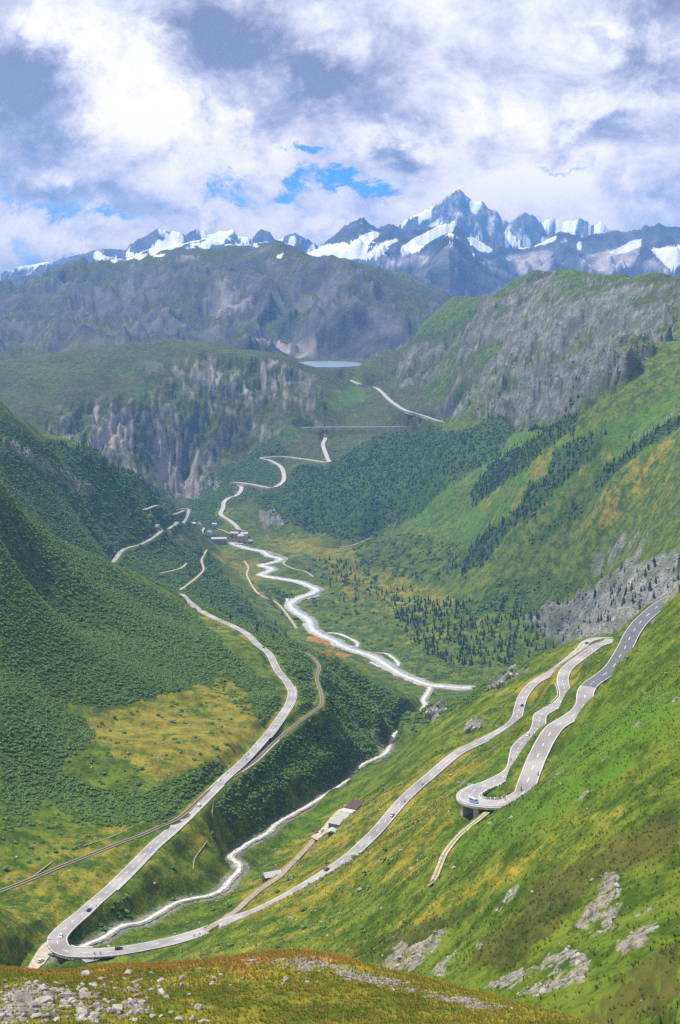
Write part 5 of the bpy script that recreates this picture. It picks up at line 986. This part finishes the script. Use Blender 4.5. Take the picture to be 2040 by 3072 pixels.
drive(W_VAL,261,2737,2.0,0,'dark_car','car','navy','dark navy car on the straight road just past the bottom hairpin')
drive(W_LOW,355,2848,-1.7,0,'open_car','convertible','black','long black open car on the lower road right of the bottom hairpin')
drive(W_VAL,592,2422,1.8,0,'delivery_van','van','white','white van halfway along the straight valley road','van')
drive(W_VAL,667,2348,-1.7,1,'white_car','car','white','white car beside the level crossing on the valley road')
drive(W_VAL,755,2269,-1.7,1,'silver_car','car','silver','silver car behind two motorcycles on the valley road')
drive(W_VAL,784,1948,1.7,0,'black_car','car','black','tiny black car on the far upper curve of the valley road')
drive(W_LOW,1163,2447,1.6,1,'silver_car','car','silver','silver car climbing the lower road above the barn')
drive(W_LOW,1563,2118,1.7,0,'black_car','car','black','small black car in the bend of the lower road below the crag brow')
drive(W_MID,1430,2401,2.2,0,'camper_van','van','blue','pale blue and white van on the bridge hairpin','van')
drive(W_MID,1597,2216,1.7,0,'white_car','car','white','white car where the middle road passes closest to the upper road')
drive(W_LOW,1765,1936,1.7,0,'dark_car','car','grey','dark grey car near the highest bend of the lower road')
drive(W_LOW,992,2613,-1.8,0,'dark_car','car','grey','dark grey car on the lower road below the stone hut')
p=fpt(122,2884,-330.35); vehicle('white_car','car','white',p,math.radians(60),'white car with black windows parked on the gravel below the bottom hairpin')
# --- two wheelers
rg=MB()
for k in range(16):
    a0=2*PI*k/16; a1=2*PI*(k+1)/16; rg.cyl((.33*math.cos(a0),0,.33*math.sin(a0)),(.33*math.cos(a1),0,.33*math.sin(a1)),.03,n=4)
BWHEEL=rg.mesh('wheel',M_TYRE); bf=MB()
for a_,b_ in (((-.5,0,.34),(-.12,0,.30)),((-.12,0,.30),(.32,0,.80)),((-.12,0,.30),(-.22,0,.86)),((-.22,0,.80),(.32,0,.80)),((-.5,0,.34),(-.22,0,.80)),((.50,0,.34),(.32,0,.92))): bf.cyl(a_,b_,.025,n=5)
BFRAME=bf.mesh('frame',PAINT['red']); hb_=MB(); hb_.cyl((.36,-.24,.96),(.36,.24,.96),.02,n=5); HBAR=hb_.mesh('handlebar',M_BLACK); sd_=MB(); sd_.box(-.34,-.10,-.06,.06,.86,.92); SADDLE=sd_.mesh('saddle',M_BLACK)
mw=MB(); mw.cyl((0,-.07,0),(0,.07,0),.32,n=14); MWHEEL=mw.mesh('wheel',M_TYRE); mb_=loft([(-.75,.10,.10,.62,.72),(-.3,.16,.15,.36,.78),(.2,.17,.16,.34,.92),(.5,.12,.10,.5,.95),(.72,.08,.08,.62,.85)])
def two_wheeler(W,u,v,off,back,motor,top,legs,lab_b,lab_p,grp=None):
    p,rz,_=on(W,u,v,off); rz+=PI if back else 0
    t=empty('motorcycle' if motor else 'bicycle',tuple(p),rz,lab_b,'motorcycle' if motor else 'bicycle')
    wh=MWHEEL if motor else BWHEEL; x=.70 if motor else .50
    place('wheel',wh,t,(-x,0,.33)); place('wheel',wh,t,(x,0,.33)); 
    if motor: place('fairing',MOTO[int(rng.integers(3))],t); place('saddle',SADDLE,t,(-.1,0,-.08))
    else: place('frame',BFRAME,t); place('saddle',SADDLE,t)
    place('handlebar',HBAR,t,(.08 if motor else 0,0,0))
    r_=place('person',rider(top,legs),None,(p[0]-.08*math.cos(rz),p[1]-.08*math.sin(rz),p[2]-.0),rz); prop(r_,lab_p,'person')
MOTO=[mb_.mesh('fairing',PAINT[c]) for c in ('red','black','silver')]
for W,u,v,off,back,mo,tp,lg,lb1,lb2 in (
 (W_LOW,294,2860,2.2,0,0,M_BLACK,M_BLACK,'left one of two bicycles riding side by side at the bottom hairpin','cyclist in black on the left bicycle at the bottom hairpin'),
 (W_LOW,306,2860,2.2,0,0,M_GREYC,M_BLACK,'right one of two bicycles riding side by side at the bottom hairpin','cyclist in grey on the right bicycle at the bottom hairpin'),
 (W_LOW,581,2811,2.4,0,0,M_REDC,M_BLACK,'bicycle under the rider in red on the lower road','cyclist in a red jersey on the lower road above the crest'),
 (W_LOW,592,2805,2.4,0,0,M_BLUEC,M_BLACK,'bicycle just ahead of the red rider on the lower road','cyclist in a blue jersey just ahead of the red one'),
 (W_LOW,880,2684,2.4,0,0,M_GREYC,M_BLACK,'lone bicycle on the lower road below the stone hut','lone cyclist in grey on the lower road below the stone hut'),
 (W_VAL,701,2330,-1.8,1,1,M_BLACK,M_BLACK,'motorcycle about to reach the level crossing','rider in black about to reach the level crossing'),
 (W_VAL,738,2284,1.8,0,1,M_BLACK,M_GREYC,'motorcycle on the left lane beside the silver car','rider in black and grey on the left lane beside the silver car'),
 (W_VAL,757,2281,-2.4,1,1,M_GREYC,M_BLACK,'motorcycle right in front of the silver car','rider in a grey jacket right in front of the silver car'),
 (W_VAL,788,2247,-1.8,1,1,M_BLACK,M_BLACK,'motorcycle behind the silver car further up the valley road','rider in black behind the silver car'),
 (W_LOW,1211,2403,1.8,1,1,M_REDC,M_BLACK,'motorcycle following the silver car on the lower road','rider in red following the silver car on the lower road'),
 (W_LOW,1264,2351,1.8,1,1,M_BLACK,M_BLACK,'last motorcycle of the group on the lower road','rider in black at the tail of the group on the lower road'),
 (W_MID,1569,2367,-1.8,0,1,M_BLACK,M_BLACK,'black motorcycle just above the bridge hairpin','rider in black just above the bridge hairpin'),
 (W_MID,1524,2397,-2.5,1,0,M_GREYC,M_BLACK,'bicycle at the inside of the bridge hairpin','cyclist in grey at the inside of the bridge hairpin'),
 (W_MID,1530,2283,2.5,1,0,M_BLUEC,M_BLACK,'bicycle at the left edge of the middle road','cyclist in blue at the left edge of the middle road'),
 (W_MID,1590,2322,3.6,0,1,M_BLACK,M_BLACK,'motorcycle on the inner edge of the upper hairpin leg','rider in black on the inner edge of the upper hairpin leg')):
    two_wheeler(W,u,v,off,back,mo,tp,lg,lb1,lb2)
p,rz,_=on(W_VAL,278,2725,3.9); o=place('person',standing(M_GREYC,M_BLACK),None,tuple(p),rz); prop(o,'walker in grey at the road edge behind the navy car','person')
# ======================================================================= buildings
M_PLAST=simple('pale plaster',(.62,.58,.52),.9,.08,.5); M_PINK=simple('pink plaster',(.62,.30,.27),.9,.08,.4); M_GREYST=simple('grey stone wall',(.26,.25,.24),.9,.2,.7); M_SLATE=simple('light slate roof',(.42,.42,.42),.8,.12,.5); M_BROWNR=simple('brown metal roof',(.085,.045,.042),.6,.12,.5); M_TIMB=simple('dark timber',(.09,.06,.04),.9,.25,1.); M_WIN=simple('window glass',(.03,.035,.045),.15,.1,1,.5); M_SHUT=simple('red shutters',(.38,.05,.05),.7,.1,1.); M_TEAL=simple('blue green roof',(.16,.30,.32),.7,.1,.5); M_WHITEP=simple('white plaster',(.78,.76,.72),.9,.05,.4)
wn=MB(); wn.box(-.5,.5,-.03,.03,-.7,.7); WIN=wn.mesh('pane',M_WIN); wf=MB(); wf.box(-.62,.62,-.05,.0,-.84,-.71); wf.box(-.62,.62,-.05,0,.71,.84); wf.box(-.62,-.51,-.05,0,-.71,.71); wf.box(.51,.62,-.05,0,-.71,.71); WFR=wf.mesh('window',M_WHITEP); sh_=MB(); sh_.box(-1.15,-.64,-.09,-.01,-.72,.72); sh_.box(.64,1.15,-.09,-.01,-.72,.72); SHUT=sh_.mesh('shutter',M_SHUT)
def house(name,p,rz,L,Dp,H,rise,mat,roof,label,cat='house',rows=2,cols=4,hip=0.,shutters=False,door=True,chim=True,ridge_x=True):
    """L along local x (front at -y), depth Dp"""
    t=empty(name,tuple(p),rz,label,cat); x,y=L/2,Dp/2; b_=MB(); b_.box(-x,x,-y,y,-4,H)
    if rise>0 and hip==0: b_.add([(-x,-y,H),(-x,y,H),(-x,0,H+rise),(x,-y,H),(x,y,H),(x,0,H+rise)],[(0,2,1),(3,4,5)])
    b_.obj('wall',mat,t); e=.6; xr=x-hip*x; th=.25; r_=MB()
    z0=H-(rise/y)*e if rise>0 else H
    top=[(-x-e,-y-e,z0),(x+e,-y-e,z0),(x+e,y+e,z0),(-x-e,y+e,z0),(-xr-(e if hip==0 else 0),0,H+rise),(xr+(e if hip==0 else 0),0,H+rise)]
    v=[(a,b,c+th+.02) for a,b,c in top]+[(a,b,c+.02) for a,b,c in top]
    r_.add(v,[(0,1,5,4),(2,3,4,5),(1,2,5),(3,0,4),(6,10,11,7),(8,11,10,9),(7,11,8),(9,10,6),(0,6,7,1),(1,7,8,2),(2,8,9,3),(3,9,6,0)]); rf=r_.obj('roof',roof,t)
    if chim:
        c_=MB(); c_.box(x*.3,x*.3+.9,-.45,.45,H+rise*.4,H+rise+1.2); c_.obj('chimney',M_GREYST,rf)
    def win(px,py,pz,r,s=1.):
        w_=place('window',WFR,t,(px,py,pz),r,s); place('pane',WIN,w_,(0,.0,0)); 
        if shutters: place('shutter',SHUT,w_)
    for i in range(rows):
        z=H*(i+.55)/rows
        for j in range(cols):
            px=-x+L*(j+.5)/cols
            if i==0 and door and j==cols//2: continue
            win(px,-y-.04,z,0)
        for j in range(max(1,int(cols*Dp/L))):
            py=-y+Dp*(j+.5)/max(1,int(cols*Dp/L)); win(x+.04,py,z,PI/2); win(-x-.04,py,z,-PI/2)
    if door:
        d_=MB(); d_.box(-.6,.6,-.08,.0,0,2.2); o=d_.obj('door',M_TIMB,t,loc=(-x+L*(cols//2+.5)/cols,-y-.02,.1)); h_=MB(); h_.box(.38,.46,-.14,-.08,1.0,1.1); h_.obj('handle',PAINT['silver'],o)
    return t
def at(u,v):
    p=CAST(u,v); p[2]=float(ground(p[0],p[1])[0])-.2; return p
house('grand_annex',at(657,1633),math.radians(4),36,14,14.5,3.0,M_GREYST,M_SLATE,'long grey stone building with rows of windows at the village edge','building',4,10,chim=True)
house('village_hotel',at(723,1627),math.radians(-8),16,15,17,4.2,M_PINK,M_SLATE,'tall pink hotel with red shutters in the middle of the village','hotel',5,5,hip=.5,shutters=True)
house('hotel_wing',at(704,1612),math.radians(-8),19,11,11,3.4,M_PINK,M_SLATE,'lower pink wing with a pale roof left of the tall hotel','building',3,6,shutters=True)
house('hotel_wing',at(734,1612),math.radians(-8),17,11,10,3.4,M_WHITEP,M_SLATE,'white wing with a pale roof right behind the tall hotel','building',3,5)
house('wooden_chapel',at(751,1629),math.radians(20),10,8,5,4.5,M_TIMB,M_SLATE,'small dark chapel like house at the right end of the village','house',1,3,chim=False)
house('village_house',at(630,1603),math.radians(-12),11,9,7,3.0,M_PLAST,M_TEAL,'small house with a blue green roof behind the long grey building','house',2,3)
house('village_house',at(644,1577),math.radians(-6),11,8,5,2.4,M_WHITEP,M_SLATE,'white house alone above the village road','house',2,3)
house('station_shed',at(580,1577),math.radians(-20),15,9,5.5,2.5,M_GREYST,M_SLATE,'grey shed at the left end of the village by the railway','shed',1,4,chim=False)
house('terrace_house',at(716,1634),math.radians(-8),20,7,3.4,.6,M_WHITEP,M_SLATE,'low white terrace building in front of the pink hotel','building',1,6,chim=False)
for pl in ([(596,1567),(604,1577),(622,1581),(652,1586),(680,1596),(700,1604)],[(612,1583),(607,1597),(618,1606),(630,1608)],[(578,1590),(604,1611),(624,1626),(640,1632)]): 
    w_=drape(pl,5); road('village_road',w_,3.4,M_DIRT,'',marks=False,lift=.5,sk=2)
for o in list(COL.objects):
    if o.parent is None and o.name.split('.')[0] in ('grand_annex','village_hotel','hotel_wing','wooden_chapel','village_house','station_shed','terrace_house'): o.scale=(1.2,1.2,1.2)
# --- barn by the gravel yard and the stone hut
a_=at(1004,2486); b2=at(1076,2414); dv=b2-a_; Lb=float(np.linalg.norm(dv[:2])); rz=math.atan2(dv[1],dv[0]); ex_=np.array([math.cos(rz),math.sin(rz)]); ey=np.array([-math.sin(rz),math.cos(rz)])
zz_=max(a_[2],b2[2]); bn=empty('long_barn',(a_[0],a_[1],float(a_[2])),rz,'long low barn with brown and pale roof sections beside the gravel yard','barn'); slope=(b2[2]-a_[2])/Lb
for nm,x0,x1,mt,hh in (('concrete_roof',0,.46,M_CONC,3.2),('pale_roof',.46,.60,M_SLATE,3.5),('brown_roof',.60,1.0,M_BROWNR,3.9)):
    X0,X1=x0*Lb,x1*Lb; za,zb=slope*X0,slope*X1; r_=MB(); r_.add([(X0,-4.6,za+hh-.5),(X1,-4.6,zb+hh-.5),(X1,4.6,zb+hh+.8),(X0,4.6,za+hh+.8),(X0,-4.6,za+hh-.75),(X1,-4.6,zb+hh-.75),(X1,4.6,zb+hh+.55),(X0,4.6,za+hh+.55)],[(0,1,2,3),(7,6,5,4),(0,4,5,1),(1,5,6,2),(2,6,7,3),(3,7,4,0)]); r_.obj(nm,mt,bn)
wb=MB(); wb.add([(0.2,-4.2,-3),(Lb-.2,-4.2,slope*Lb-3),(Lb-.2,4.2,slope*Lb-3),(.2,4.2,-3),(.2,-4.2,2.4),(Lb-.2,-4.2,slope*Lb+3.1),(Lb-.2,4.2,slope*Lb+4.2),(.2,4.2,3.5)],[(0,1,5,4),(1,2,6,5),(2,3,7,6),(3,0,4,7)]); wb.obj('wall',M_GREYST,bn)
for k in range(3):
    d_=MB(); d_.box(-1.3,1.3,-.06,.0,-.2,2.3); d_.obj('barn_door',M_TIMB,bn,loc=(Lb*(.2+.26*k),4.28,slope*Lb*(.2+.26*k)))
patch('gravel_yard',[CAST(*p) for p in ((932,2516),(962,2490),(990,2456),(1016,2430),(1040,2420),(1046,2436),(1012,2474),(985,2500),(955,2516))],M_DIRT,.45)
house('stone_shed',at(996,2502),rz,5.5,4.,2.4,1.0,M_MASON,M_SLATE,'small stone shed at the lower end of the long barn','shed',1,2,chim=False)
house('stone_hut',at(816,2637),math.radians(24),10.5,6.5,2.3,1.9,M_MASON,M_SLATE,'lone stone hut with a pale grey roof above the cart track','hut',1,3,chim=False)
for u,v,c,lb_,dg in ((1025,2426,'red','dark red car parked by the brown barn roof',60),(1038,2422,'silver','silver car parked next to the dark red one by the barn',60),(967,2493,'white','white car parked at the lower end of the gravel yard',65),(950,2502,'grey','dark car parked beside the track at the end of the gravel yard',50)):
    p=CAST(u,v); p[2]=float(ground(p[0],p[1])[0])+.5; vehicle('parked_car','car',c,p,math.radians(dg),lb_)
M_PATH=simple('trodden grass',(.21,.195,.10),.95,.3,.5)
# --- thin footpaths
for pl,hw in (([(72,2652),(155,2587),(215,2550),(330,2512),(430,2464)],.5),([(640,2405),(636,2440),(640,2485),(620,2525),(585,2575),(580,2610)],.4)):
    w_=drape(pl,3); road('footpath',w_,hw,M_PATH,'',marks=False,lift=.22,sk=.4)
